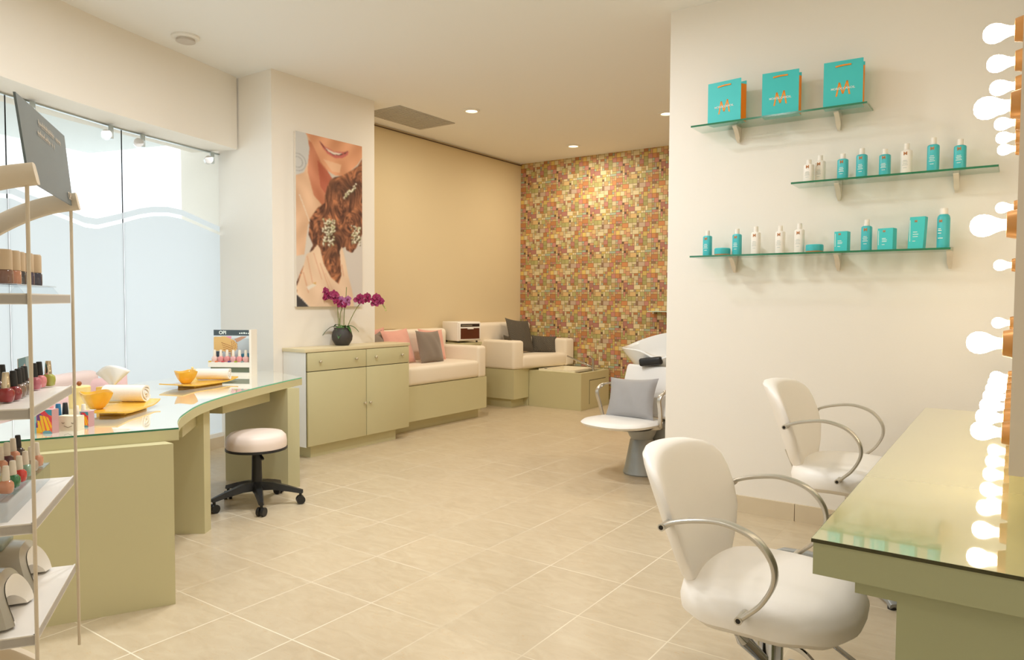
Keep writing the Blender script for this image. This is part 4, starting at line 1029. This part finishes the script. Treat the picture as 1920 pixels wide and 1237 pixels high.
# bottom shelf: two nail lamps
def nail_lamp(label, s, t, z, k=1.1):
    r = thing('nail_lamp', label, 'nail lamp', put(s, t, z), RZ, 'grey nail drying lamps on the bottom shelf')
    r.scale = (k, k, k)
    m = MB(); n = 24; vs = []; fs = []
    # arch: opening faces local -y (towards the viewer's right)
    secs = [(-.012, .80), (.0, .96), (.03, 1.0), (.10, 1.02), (.16, .98), (.20, .80)]
    for y, k in secs:
        for i in range(n + 1):
            a = PI * i / n; c, q = math.cos(a), math.sin(a); e = .75
            vs.append((math.copysign(abs(c) ** e, c) * .098 * k, y + .03 * q, .004 + abs(q) ** e * .098 * k))
    N1 = n + 1
    for j in range(len(secs) - 1):
        for i in range(n): fs.append((j * N1 + i, (j + 1) * N1 + i, (j + 1) * N1 + i + 1, j * N1 + i + 1))
    fs.append(tuple((len(secs) - 1) * N1 + i for i in range(N1)))
    m.add(vs, fs, True).build('shell', mat('lamp_grey', rgb(178, 172, 158), .28, coat=.4), r)
    f = MB(); vs = []; fs = []
    for i in range(n + 1):
        a = PI * i / n; c, q = math.cos(a), math.sin(a); e = .75
        for (rr, y) in ((.080, -.014), (.052, -.006), (.048, .05)):
            vs.append((math.copysign(abs(c) ** e, c) * rr, y + .03 * q, .004 + abs(q) ** e * rr * (1 if rr > .06 else .62)))
    for i in range(n):
        for k in (0, 1): q = 3 * i + k; fs.append((q, q + 3, q + 4, q + 1))
    f.add(vs, fs, True).build('front_rim', M_WPL, r)
    b = MB(); vs = [(math.cos(PI * i / n) * .047, .05, .004 + math.sin(PI * i / n) * .030) for i in range(n + 1)]; b.add(vs, [tuple(range(n + 1))]).build('opening', M_BLACK, r)
    MB().rbox(-.05, .05, .06, .15, .096, .112, .007, 3).build('control_pad', mat('pad_grey', rgb(150, 160, 148), .3), r)
nail_lamp('grey and white nail drying lamp at the front of the bottom shelf', .15, .07, .545)
nail_lamp('grey and white nail drying lamp at the back of the bottom shelf', .375, .075, .545)

# ------------------------------------------------------------------ small polish boxes on the near end of the desk
def paint_fun(U, V, I):
    I[:] = (232, 96, 60); I[(U < 12)] = (140, 190, 190)
    for poly, c in (([(0, 0), (100, 0), (100, 25), (20, 10)], (60, 140, 160)), ([(15, 5), (60, 5), (100, 35), (100, 55), (60, 30)], (214, 60, 70)), ([(15, 8), (50, 25), (40, 40), (12, 60)], (110, 62, 120)),
                    ([(30, 25), (45, 25), (62, 92), (48, 96)], (236, 184, 40)), ([(48, 26), (62, 28), (88, 84), (72, 90)], (240, 190, 30)), ([(66, 28), (80, 34), (100, 70), (96, 82)], (238, 178, 30)), ([(16, 46), (28, 48), (46, 96), (30, 98)], (236, 190, 44)), ([(14, 72), (26, 72), (34, 100), (14, 100)], (240, 180, 40)),
                    ([(8, 56), (14, 56), (20, 76), (8, 76)], (100, 60, 116)), ([(46, 94), (60, 88), (90, 88), (100, 96), (100, 100), (46, 100)], (110, 160, 170))): I[inpoly(U, V, poly)] = c
def mini_box(label, x, y, rz, w, h):
    r = thing('polish_box', label, 'box', (x, y, DZ), rz, 'small printed polish boxes on the desk')
    MB().box(-w / 2, w / 2, 0, .04, 0, h).build('box', mat('box_side', rgb(196, 150, 150), .5), r)
    panel_mesh('printed_front', raster(60, 60, 100, 100, paint_fun), w, h, M_PRINT, r, frame((0, -.0006, 0), (1, 0, 0), (0, 0, 1))); return r
mini_box('colourful printed polish box behind the near rod of the rack', -3.318, 1.315, math.radians(30), .078, .100)
mini_box('small colourful polish box beside the cream box, right of the far rod', -3.340, 1.485, math.radians(30), .040, .068)
r = thing('polish_box', 'small cream polish box printed with a smile, between the two colourful ones', 'box', (-3.305, 1.405, DZ), math.radians(30), 'small printed polish boxes on the desk')
MB().box(-.045, .045, 0, .04, 0, .062).build('box', mat('cream_card', rgb(232, 222, 196), .5), r)
m = MB()
for x in (-.022, .022): m.tube([(x - .006, -.001, .034), (x, -.001, .030), (x + .006, -.001, .034)], .0012, 6)
m.tube([(-.018, -.001, .020), (0, -.001, .013), (.018, -.001, .020)], .0010, 6); m.build('printed_face', mat('brown_print', rgb(120, 96, 70), .6), r)
for k, (x, y, c, cap, lb) in enumerate([(-3.42, 1.335, (226, 80, 40), mat('orange_cap', rgb(230, 90, 44), .5), 'orange-capped mini polish above the colourful box'), (-3.44, 1.395, (222, 150, 150), mat('pink_cap', rgb(226, 150, 150), .5), 'pink-capped mini polish behind the small printed boxes'), (-3.455, 1.43, (40, 110, 150), mat('blue_cap', rgb(40, 110, 150), .5), 'blue-capped mini polish behind the small printed boxes'), (-3.47, 1.465, (40, 40, 60), M_CAPK, 'black-capped mini polish behind the small printed boxes'), (-3.44, 1.50, (160, 200, 190), M_CAPW, 'white-capped mint mini polish right of the pink-capped one'), (-3.465, 1.54, (236, 200, 160), M_CAPW, 'white-capped peach mini polish nearest the nearer tray')]):
    polish('nail_polish', lb, (x, y, DZ), VIEW, pol(c), cap, 'mini polishes on the desk', 1.15 if k < 1 or k > 3 else 1.35)

# ------------------------------------------------------------------ polish display at the far end of the desk
def paint_hands(U, V, I):
    I[:] = (190, 200, 206); I[V < 18] = (76, 88, 94)
    k = (V > 18) & (V < 26); I[k] = (214, 224, 230)
    I[inpoly(U, V, [(60, 74), (100, 70), (100, 84), (60, 86)])] = (70, 140, 168); I[V > 84] = (206, 196, 176)
    I[inpoly(U, V, [(0, 66), (22, 66), (20, 84), (0, 84)])] = (60, 74, 86)
    I[inpoly(U, V, [(30, 20), (44, 20), (42, 30), (34, 30)])] = (232, 150, 180)
    I[inpoly(U, V, [(50, 28), (68, 20), (82, 20), (58, 38)])] = (196, 150, 124)
    I[inpoly(U, V, [(0, 22), (28, 20), (50, 32), (58, 44), (56, 60), (50, 68), (46, 92), (42, 92), (42, 68), (34, 70), (26, 66), (0, 64)])] = (226, 186, 120)
    for q in range(5):
        d = np.abs(V - (40 + q * 6) - (U - 20) * .45) < .9; d &= (U > 18 + q * 2) & (U < 46); I[d] = (170, 110, 60)
    for q in range(4):
        d = np.abs(U - (44 + q * 4) - (V - 40) * .12) < .6; d &= (V > 32) & (V < 60); I[d] = (176, 118, 66)
    I[inpoly(U, V, [(90, 60), (100, 45), (100, 78), (88, 78)])] = (120, 92, 60)
def far_display():
    Rv = Vector((.82, .573, 0))
    r = thing('polish_display', 'upright nail polish display card with six bottles, at the far end of the desk', 'display', (-4.775, 3.15, DZ), math.radians(32))
    w, h = .315, .335
    MB().box(-w / 2, w / 2, .075, .085, .0, h).build('backboard', M_WHITEP, r)
    panel_mesh('printed_card', raster(110, 80, 100, 100, paint_hands), w, h - .09, M_PRINT, r, frame((0, .0745, .09), (1, 0, 0), (0, 0, 1)))
    text_mb('OPI', .036, frame((-w * .28, .0735, h - .022), (1, 0, 0), (0, 0, 1)), bold=.001).build('lettering', M_LET, r)
    m = MB()
    for x, ww in ((.04, .012), (.055, .014), (.072, .016), (.09, .012), (.106, .010)): m.box(x, x + ww * .8, .0732, .0738, h - .030, h - .030 + ww * .8)
    m.build('small_print', M_LET, r)
    MB().box(w / 2 - .002, w / 2 + .014, -.02, .085, 0, h + .006).build('side_panel', M_WPL, r)
    MB().box(-w / 2, w / 2, -.02, .075, .062, .098).build('step', M_WPL, r)
    MB().box(-w / 2, w / 2, -.035, .075, 0, .022).build('base', M_WPL, r)
    MB().box(-w / 2 + .01, w / 2 - .01, .0, .07, .022, .062).build('drawer_gap', mat('gap_green', rgb(120, 130, 110), .5), r)
    for k in range(6):
        polish('nail_polish', 'white-capped pink polish, %s from the left on the far display' % ('first', 'second', 'third', 'fourth', 'fifth', 'sixth')[k], r.matrix_basis @ Vector((-w / 2 + .030 + k * .0475, .025, .098)), VIEW, pol([(232, 200, 190), (224, 150, 150), (220, 140, 140), (226, 170, 170), (230, 150, 150), (228, 176, 170)][k]), M_CAPW, 'white-capped polishes on the far display', 1.22)
        MB().box(-w / 2 + .003 + k * .049, -w / 2 + .018 + k * .049, -.021, .0, .098, .108).build('colour_tab', mat('tab_%d' % k, rgb(*[(226, 190, 90), (226, 130, 90), (204, 80, 90), (90, 70, 130), (160, 170, 60), (140, 160, 160)][k]), .5), r)
bpy.context.view_layer.update()
far_display()
#==LEFTEND==

# ------------------------------------------------------------------ glass shelves on the partition wall
M_BRK = mat('bracket_satin', rgb(226, 216, 200), .35, metal=.25)
def wall_shelf(label, x0, x1, z, brs):
    r = thing('glass_shelf', label, 'shelf', ((x0 + x1) / 2, 4.494, z), 0, 'green glass wall shelves')
    w = (x1 - x0) / 2; d = .194
    MB().box(-w, w, -d, 0, -.010, -.001).build('glass_plate', M_GLASS, r)
    MB().box(-w, w, -d - .0012, -d, -.0105, 0).build('front_edge', M_GEDGE, r)
    MB().box(w, w + .001, -d, 0, -.0105, 0).build('end_edge', mat('end_edge_glass', rgb(120, 150, 118), .2), r)
    for bx in brs:
        x = bx - (x0 + x1) / 2
        m = MB(); n = 14; vs = []; fs = []
        # comma-shaped clamp: round nose below, pad on the wall
        for i in range(n + 1):
            t = i / n; y = -.085 + .083 * t ** .7; zz = -.012 - .085 * t ** 1.6; wd = .016 * (1 - .35 * t)
            vs += [(-wd + x, -.002 - (1 - t) * .09, zz), (wd + x, -.002 - (1 - t) * .09, zz)]
        prof = [(-.110, -.011), (-.108, -.018), (-.085, -.030), (-.062, -.050), (-.044, -.074), (-.030, -.094), (-.018, -.102), (-.008, -.098), (-.001, -.088), (-.001, .010), (-.014, .012), (-.022, .004), (-.024, -.011)]
        mm = MB(); k = len(prof); A = [(x - .013 * (1 if zz > -.08 else .6), y, zz) for y, zz in prof]; B = [(x + .013 * (1 if zz > -.08 else .6), y, zz) for y, zz in prof]
        mm.add(A + B, [tuple(range(k)), tuple(range(2 * k - 1, k - 1, -1))] + [(i, k + i, k + (i + 1) % k, (i + 1) % k) for i in range(k)])
        mm.build('bracket', M_BRK, r)
wall_shelf('top glass shelf on the partition wall, carrying the paper bags', -1.677, -.689, 2.405, (-1.435, -.86))
wall_shelf('middle glass shelf on the partition wall, with eight bottles', -1.075, -.091, 2.005, (-.85, -.275))
wall_shelf('lowest and longest glass shelf on the partition wall', -1.672, -.284, 1.605, (-1.445, -.845, -.295))

def paper_bag(label, x, z, w, rz, h=.25, dep=.075):
    r = thing('paper_bag', label, 'bag', (x, 4.335, z), rz, 'turquoise paper gift bags')
    MB().box(-w / 2, w / 2, 0, .0015, 0, h).build('front', M_TEAL, r)
    MB().box(-w / 2, w / 2, dep, dep + .0015, 0, h).build('back', M_TEAL, r)
    for s in (-1, 1):
        x0 = s * w / 2; MB().add([(x0, .001, 0), (x0 - s * .012, dep / 2, 0), (x0, dep, 0), (x0, .001, h - .022), (x0 - s * .016, dep / 2, h - .022), (x0, dep, h - .022)], [(0, 1, 4, 3), (1, 2, 5, 4)]).build('gusset', M_ORG, r)
    MB().box(-w / 2, w / 2, .001, dep, 0, .002).build('base', M_TEAL, r)
    m = MB().tube(smooth_path([(-w * .20, -.0015, h - .030), (0, -.003, h - .026), (w * .20, -.0015, h - .026)], 4), .004, 8, flat=(.003, .009)); m.build('ribbon_handle', M_ORG, r)
    fr = frame((0, -.0006, .098), (1, 0, 0), (0, 0, 1))
    eb = MB(); pp = ((-.033, -.042), (-.019, .034), (0, -.030), (.021, .040), (.034, -.036))
    for (xa, za), (xb, zb) in zip(pp[:-1], pp[1:]):
        eb.add([(xa - .0042, za, 0), (xa + .0042, za, 0), (xb + .0042, zb, 0), (xb - .0042, zb, 0)], [(0, 1, 2, 3)], False, fr)
    eb.build('emblem', M_ORG, r)
    text_mb('MOROCCANOIL', .0165, frame((0, -.0012, .098), (1, 0, 0), (0, 0, 1)), bold=.0003).build('lettering', M_LET, r)
paper_bag('turquoise paper bag at the left end of the top shelf', -1.483, 2.405, .212, math.radians(-7))
paper_bag('turquoise paper bag in the middle of the top shelf', -1.154, 2.405, .204, math.radians(3))
paper_bag('turquoise paper bag at the right end of the top shelf', -.818, 2.405, .200, math.radians(3))

def bottle(label, x, z, kind, h=.155, w=.040, y=4.385, rz=-10, group='bottles on the glass shelves'):
    body = M_WPL if kind == 'white' else M_TEALB
    r = thing('hair_care_bottle', label, 'bottle', (x, y, z), math.radians(rz), group)
    hb = h * .80; m = MB(); n = 28; vs = []; fs = []
    secs = [(.94, 0), (1, .004), (1, hb * .93), (.93, hb * .97), (.70, hb), (.34, hb + .001)]
    for k, zz in secs:
        for i in range(n):
            t = 2 * PI * i / n; c, q = math.cos(t), math.sin(t); e = .72
            vs.append((math.copysign(abs(c) ** e, c) * w / 2 * k, math.copysign(abs(q) ** e, q) * w * .42 * k, zz))
    for j in range(len(secs) - 1):
        for i in range(n): fs.append((j * n + i, j * n + (i + 1) % n, (j + 1) * n + (i + 1) % n, (j + 1) * n + i))
    fs += [tuple(range(n - 1, -1, -1)), tuple((len(secs) - 1) * n + i for i in range(n))]
    m.add(vs, fs, True).build('body', body, r)
    MB().lathe([(0, hb), (w * .26, hb), (w * .26, hb + .004), (w * .24, h), (0, h)], 20).build('cap', M_WPL, r)
    text_mb('M', .026, frame((0, -w * .42 - .0006, hb * .84), (1, 0, 0), (0, 0, 1)), bold=.0003).build('emblem', M_LOGO, r)
    lm = M_GREYL if kind == 'white' else M_LET; t = MB()
    for k, (zz, ww) in enumerate(((.56, .018), (.50, .024), (.44, .020), (.38, .026), (.27, .016))): t.box(-ww / 2 - .001, ww / 2, -w * .42 - .0009, -w * .42 - .0002, hb * zz, hb * zz + .0028)
    t.build('label_text', lm, r); return r
G = 'bottles on the middle glass shelf'
for (x, k, h, lb, yy) in ((-.995, 'white', .130, 'shorter white bottle at the far left of the middle shelf', 4.37), (-.945, 'white', .158, 'taller white bottle second from the left on the middle shelf', 4.42), (-.817, 'teal', .146, 'turquoise bottle beside the pair of white bottles, middle shelf', 4.38), (-.722, 'teal', .166, 'second turquoise bottle from the left on the middle shelf', 4.39), (-.606, 'teal', .148, 'turquoise bottle just left of the lone white bottle, middle shelf', 4.38), (-.505, 'white', .168, 'lone white bottle between turquoise bottles on the middle shelf', 4.40), (-.378, 'teal', .178, 'tallest turquoise bottle, just right of the lone white bottle', 4.37), (-.259, 'teal', .158, 'turquoise bottle at the right end of the middle shelf', 4.38)):
    bottle(lb, x, 2.005, k, h, .056, yy, -8, G)
G = 'bottles on the lowest glass shelf'
for (x, k, h, lb) in ((-1.590, 'teal', .158, 'turquoise bottle at the far left of the lowest shelf'), (-1.405, 'teal', .160, 'turquoise bottle between the left jar and the white bottles'), (-1.292, 'white', .168, 'leftmost white bottle on the lowest shelf'), (-1.150, 'white', .165, 'middle one of the three white bottles on the lowest shelf'), (-1.042, 'white', .172, 'rightmost white bottle on the lowest shelf, by the right jar'), (-.688, 'teal', .172, 'slim turquoise pump bottle between two turquoise boxes')):
    bottle(lb, x, 1.605, k, h, .054, 4.385, -8, G)
def jar(label, x):
    r = thing('cream_jar', label, 'jar', (x, 4.37, 1.605), 0, 'low turquoise jars')
    MB().lathe([(0, 0), (.046, 0), (.047, .008), (0, .008)], 40).build('base', M_LOGO, r)
    MB().lathe([(0, .008), (.047, .008), (.048, .014), (.048, .040), (.044, .045), (0, .045)], 40).build('lid', M_TEALB, r)
jar('low turquoise jar near the left end of the lowest shelf', -1.49)
jar('low turquoise jar beside the rightmost white bottle', -.955)
def carton(label, x, w, h, rz, lean=0):
    r = thing('carton', label, 'box', (x, 4.375, 1.605), math.radians(rz), 'turquoise cartons on the lowest shelf')
    T = Matrix.Shear('XY', 4, (lean, 0)) if lean else None
    MB().rbox(-w / 2, w / 2, -.026, .026, 0, h, .0015, 1, T, smooth=False).build('box', M_TEAL, r)
    text_mb('M', .018, frame((-.006 + lean * h * .85, -.0266, h * .86), (1, 0, 0), (0, 0, 1)), bold=.0003).build('emblem', M_LOGO, r)
    t = MB()
    for zz, ww in ((.52, .020), (.45, .026), (.38, .024), (.24, .014)): t.box(-.016 + lean * h * zz, -.016 + ww + lean * h * zz, -.0266, -.0262, h * zz, h * zz + .0030)
    t.box(-w / 2 + .005 + lean * h * .5, -w / 2 + .0075 + lean * h * .5, -.0266, -.0262, h * .24, h * .9); t.build('label_text', M_LET, r)
carton('shorter turquoise carton left of the pump bottle', -.810, .070, .112, -8)
carton('shorter turquoise carton right of the pump bottle', -.585, .080, .118, -14)
carton('tall turquoise carton beside the aerosol can', -.444, .074, .170, -8, .05)
r = thing('aerosol_can', 'turquoise aerosol can with a white cap at the right end of the lowest shelf', 'spray can', (-.322, 4.37, 1.605), 0)
MB().lathe([(0, 0), (.029, 0), (.030, .004), (.030, .155), (.027, .168), (.020, .176), (0, .176)], 36).build('can', M_TEALB, r)
MB().lathe([(0, .174), (.019, .174), (.019, .205), (.017, .208), (0, .208)], 28).build('cap', M_WPL, r)
text_mb('M', .022, frame((-.012, -.0285, .140), (1, -.35, 0), (0, 0, 1)), bold=.0003).build('emblem', M_LOGO, r)
t = MB()
for z, w in ((.090, .016), (.098, .012), (.076, .014), (.050, .022)): t.box(-.022, -.022 + w, -.0302, -.024, z, z + .004)
t.build('label_text', M_LET, r)

# ------------------------------------------------------------------ salon chairs
def salon_chair(label, x, y, dz):
    r = thing('salon_chair', label, 'chair', (x, y, 0), 0, 'white hydraulic salon chairs at the mirror counter')
    m = MB(); n = 56; vs = []; fs = []
    H0, H1 = .405 + dz, .845 + dz
    prof = [(0, 0), (.02, .34), (.06, .50), (.14, .66), (.28, .82), (.45, .95), (.62, 1.0), (.76, 1.0), (.86, .97), (.92, .90), (.965, .76), (.99, .55), (1.0, .28), (1.003, 0)]
    for v, k in prof:
        z = H0 + (H1 - H0) * v; w = .282 * k; th = .040 * min(1, k * 1.5); xb = -.222 - .155 * (v ** 1.15)
        for i in range(n):
            a = 2 * PI * i / n; c, q = math.cos(a), math.sin(a)
            yy = math.copysign(abs(c) ** .85, c) * w; bb = math.copysign(abs(q) ** .75, q) * th
            vs.append((xb + bb + .085 * (yy / .28) ** 2 , yy, z - .012 * (yy / .28) ** 2 * v))
    for j in range(len(prof) - 1):
        for i in range(n): fs.append((j * n + i, j * n + (i + 1) % n, (j + 1) * n + (i + 1) % n, (j + 1) * n + i))
    m.add(vs, fs, True).build('backrest', M_WUPH, r)
    s = MB(); vs = []; fs = []; P = [(0, .358), (.70, .358), (.90, .364), (.985, .385), (1.0, .412), (.975, .442), (.90, .464), (.75, .478), (.4, .486), (0, .488)]
    for k, z in P:
        for i in range(n):
            a = 2 * PI * i / n; c, q = math.cos(a), math.sin(a); e = .72
            xx = math.copysign(abs(c) ** e, c) * .262 * k; yy = math.copysign(abs(q) ** e, q) * .282 * k * (1 - .06 * (xx / .26))
            dip = -.022 * max(0, xx / .26) ** 2 if z > .44 else (-.006 * max(0, xx / .26))
            vs.append((xx + .005, yy, z + dz + dip + .0022 * math.sin(i * 5.1) * (1 if .36 < z < .40 else 0)))
    for j in range(len(P) - 1):
        for i in range(n): fs.append((j * n + i, j * n + (i + 1) % n, (j + 1) * n + (i + 1) % n, (j + 1) * n + i))
    s.add(vs, fs, True).build('seat', M_WUPH, r)
    for sg in (-1, 1):
        pts = [(-.240, .656), (-.205, .676), (-.141, .694), (-.064, .703), (.01, .687), (.055, .657), (.084, .612), (.086, .560), (.056, .500), (.020, .462), (-.008, .436)]
        P3 = smooth_path([(a, sg * .318, b + dz) for a, b in pts], 5)
        MB().tube(P3, .01, 12, flat=(.030, .013), up=Vector((1, 0, 1))).build('armrest', M_ALU, r) if False else None
        M = MB(); mm = len(P3); vs = []; fs = []; nn = 12
        for i, p in enumerate(P3):
            t = (P3[min(i + 1, mm - 1)] - P3[max(i - 1, 0)]).normalized(); sd = Vector((0, 1, 0)); uu = sd.cross(t).normalized()
            # the flat bar is widest round the front bend
            wd = .030 + .006 * math.sin(PI * i / (mm - 1))
            for k in range(nn):
                a = 2 * PI * k / nn; c, q = math.cos(a), math.sin(a); vs.append(p + sd * math.copysign(abs(c) ** .5, c) * wd / 2 + uu * math.copysign(abs(q) ** .7, q) * .007)
        for i in range(mm - 1):
            for k in range(nn): fs.append((i * nn + k, i * nn + (k + 1) % nn, (i + 1) * nn + (k + 1) % nn, (i + 1) * nn + k))
        fs += [tuple(range(nn - 1, -1, -1)), tuple((mm - 1) * nn + k for k in range(nn))]
        M.add(vs, fs, True); ar = M.build('armrest', M_ALU, r)
        for bx, bz, ya in ((-.232, .660, .262), (-.003, .442, .27)):
            bo = MB().cyl((bx, sg * ya, bz + dz), (bx, sg * .336, bz + dz), .011).build('bolt', M_ALU, ar)
        MB().cyl((-.232, sg * .336, .660 + dz), (-.232, sg * .3365, .660 + dz), .007).build('bolt_hole', M_DARK, ar); MB().cyl((-.003, sg * .336, .442 + dz), (-.003, sg * .3365, .442 + dz), .007).build('bolt_hole', M_DARK, ar)
    MB().tube([(-.30, 0, .50 + dz), (-.265, 0, .42 + dz), (-.20, 0, .365 + dz), (-.08, 0, .348 + dz)], .02, 10, flat=(.06, .012), up=Vector((1, 0, 1))).build('back_bar', M_ALU, r)
    MB().lathe([(0, .335 + dz), (.11, .335 + dz), (.13, .357 + dz), (0, .357 + dz)], 32).build('seat_pan', M_BLACK, r)
    MB().lathe([(0, .06), (.043, .06), (.043, .330), (.040, .334), (0, .334)], 32, Matrix.Translation((-.008, 0, 0))).build('column', M_CHROME, r)
    MB().lathe([(0, .334), (.028, .334), (.028, .340 + dz), (0, .340 + dz)], 24).build('piston', M_CHROME, r)
    MB().lathe([(0, .02), (.07, .02), (.075, .05), (.055, .085), (0, .085)], 32).build('hub', M_SILVER, r)
    for k in range(5):
        a = math.radians(-52 + 72 * k); d = Vector((math.cos(a), math.sin(a), 0)); 
        m = MB().tube([d * .05 + Vector((0, 0, .06)), d * .22 + Vector((0, 0, .052)), d * .345 + Vector((0, 0, .034)), d * .375 + Vector((0, 0, .018))], .02, 12, flat=(.042, .030)); lg = m.build('leg', M_SILVER, r)
        MB().cyl(d * .355, d * .355 + Vector((0, 0, .02)), .018).build('glide', M_BLACK, lg)
    # pump lever
    MB().cyl((.01, -.05, .27), (.045, -.13, .315), .014, .020).cyl((.045, -.13, .315), (.055, -.155, .327), .020, .012).build('pump_lever', M_CHROME, r) if False else MB().cyl((-.01, -.05, .215), (-.050, -.13, .30), .016, .022).cyl((-.050, -.13, .30), (-.062, -.152, .324), .022, .010).build('pump_lever', M_CHROME, r)
    for sg in (-1, 1):
        MB().tube(smooth_path([(.025, sg * .035, .276), (.09, sg * .055, .280), (.14, sg * .085, .266), (.22, sg * .13, .20), (.32, sg * .17, .12)], 5), .008, 8, flat=(.012, .016)).build('footrest_bar', M_CHROME, r)
    MB().cyl((.32, -.19, .115), (.32, .19, .115), .012).build('footrest', M_CHROME, r)
salon_chair('white salon chair nearest the viewer, its seat partly under the mirror counter', -.600, 2.283, 0)
salon_chair('white salon chair farther off, close to the partition wall', -.622, 3.720, .088)

# ------------------------------------------------------------------ mirror counter
def counter():
    r = thing('mirror_counter', 'sage green counter with a reflecting glass top, right of the salon chairs', 'counter', (0, 0, 0))
    X0 = -.343; Y0 = 1.602; Y1 = 3.94; Z = .819
    MB().box(X0 + .003, .295, Y0 + .003, Y1, Z - .077, Z - .0085).build('counter_top', M_CABD, r)
    MB().box(X0, .295, Y0, Y1, Z - .008, Z).build('glass_top', M_TOPC, r)
    MB().box(X0 - .0006, .295, Y0 - .0008, Y0, Z - .0080, Z - .0004).build('glass_edge', mat('dark_glass_edge', rgb(56, 54, 26), .15, spec=.7), r)
    MB().box(X0 - .0008, X0, Y0, Y1, Z - .0080, Z - .0004).build('glass_edge', mat('dark_glass_edge', rgb(56, 54, 26), .15, spec=.7), r)
    MB().box(X0 + .08, .295, Y0 + .040, Y0 + .060, Z - .112, Z - .077).build('apron', M_CABD, r)
    d = MB().box(X0 + .09, .0, Y0 + .062, Y1 - .4, Z - .112, Z - .079).build('drawer', M_CABD, r)
    MB().box(-.184, .292, Y0 + .040, Y0 + .078, 0, Z - .112).build('leg_panel', M_CABD, r)
    MB().box(-.184, .292, 2.75, 2.79, 0, Z - .077).build('leg_panel', M_CABD, r)
    MB().box(-.184, .292, Y1 - .06, Y1, 0, Z - .077).build('leg_panel', M_CABD, r)
counter()
def vanity():
    r = thing('vanity_mirror', 'beige framed dressing room mirror panel bordered with bulb lamps, on the right edge', 'mirror', (-.0040, 1.844, .955))
    MB().box(0, .30, 0, 2.16, 0, 1.9).build('panel', mat('panel_paint', rgb(206, 192, 172), .6), r)
    MB().box(-.0003, 0, .14, 2.02, .10, .98).build('mirror_glass', M_MIRROR, r)
vanity()
def bulb_lamp(label, y, z):
    r = thing('bulb_lamp', label, 'light bulb', (-.0041, y, z), 0, 'frosted bulbs around the mirror')
    q = Matrix.Rotation(-PI / 2, 4, 'Y') @ Matrix.Scale(.895, 4)
    MB().lathe([(0, .0), (.036, .0), (.031, .020), (.019, .021), (0, .021)], 28, q).build('socket', M_BRASS, r)
    g = MB(); 
    for k in range(18):
        a = 2 * PI * k / 18; g.box(-.0008, .0008, .0335, .0365, 0.001, .018, q @ Matrix.Rotation(a, 4, 'Z'))
    prof = [(.013, .021), (.0135, .030), (.018, .042), (.0245, .054), (.0275, .066), (.0265, .078), (.021, .088), (.012, .0945), (0, .0965)]
    MB().lathe(prof, 28, q, cap=False).build('glass_bulb', M_BULB, r)
    return r
YS = [2.232 + .2822 * i for i in range(7)]
ORD = ['nearest', 'second', 'third', 'fourth', 'fifth', 'sixth', 'farthest']
b0 = bulb_lamp('glowing bulb, nearest in the top row of the mirror', YS[0], 2.009)
for i in range(1, 7): dup(b0, (-.0041, YS[i], 2.009), 0, 'glowing bulb, %s in the receding top row of the mirror' % ORD[i])
for i in range(7): dup(b0, (-.0041, YS[i], .987), 0, 'glowing bulb, %s in the bottom row just above the counter' % ORD[i])
for z, n in ((1.750, 'upper'), (1.492, 'middle'), (1.232, 'lower')): dup(b0, (-.0041, 1.911, z), 0, 'large %s bulb of the near column of the mirror' % n)
for z, n in ((1.750, 'upper'), (1.492, 'middle'), (1.232, 'lower')): dup(b0, (-.0041, YS[6], z), 0, 'small distant %s bulb of the far column of the mirror' % n)
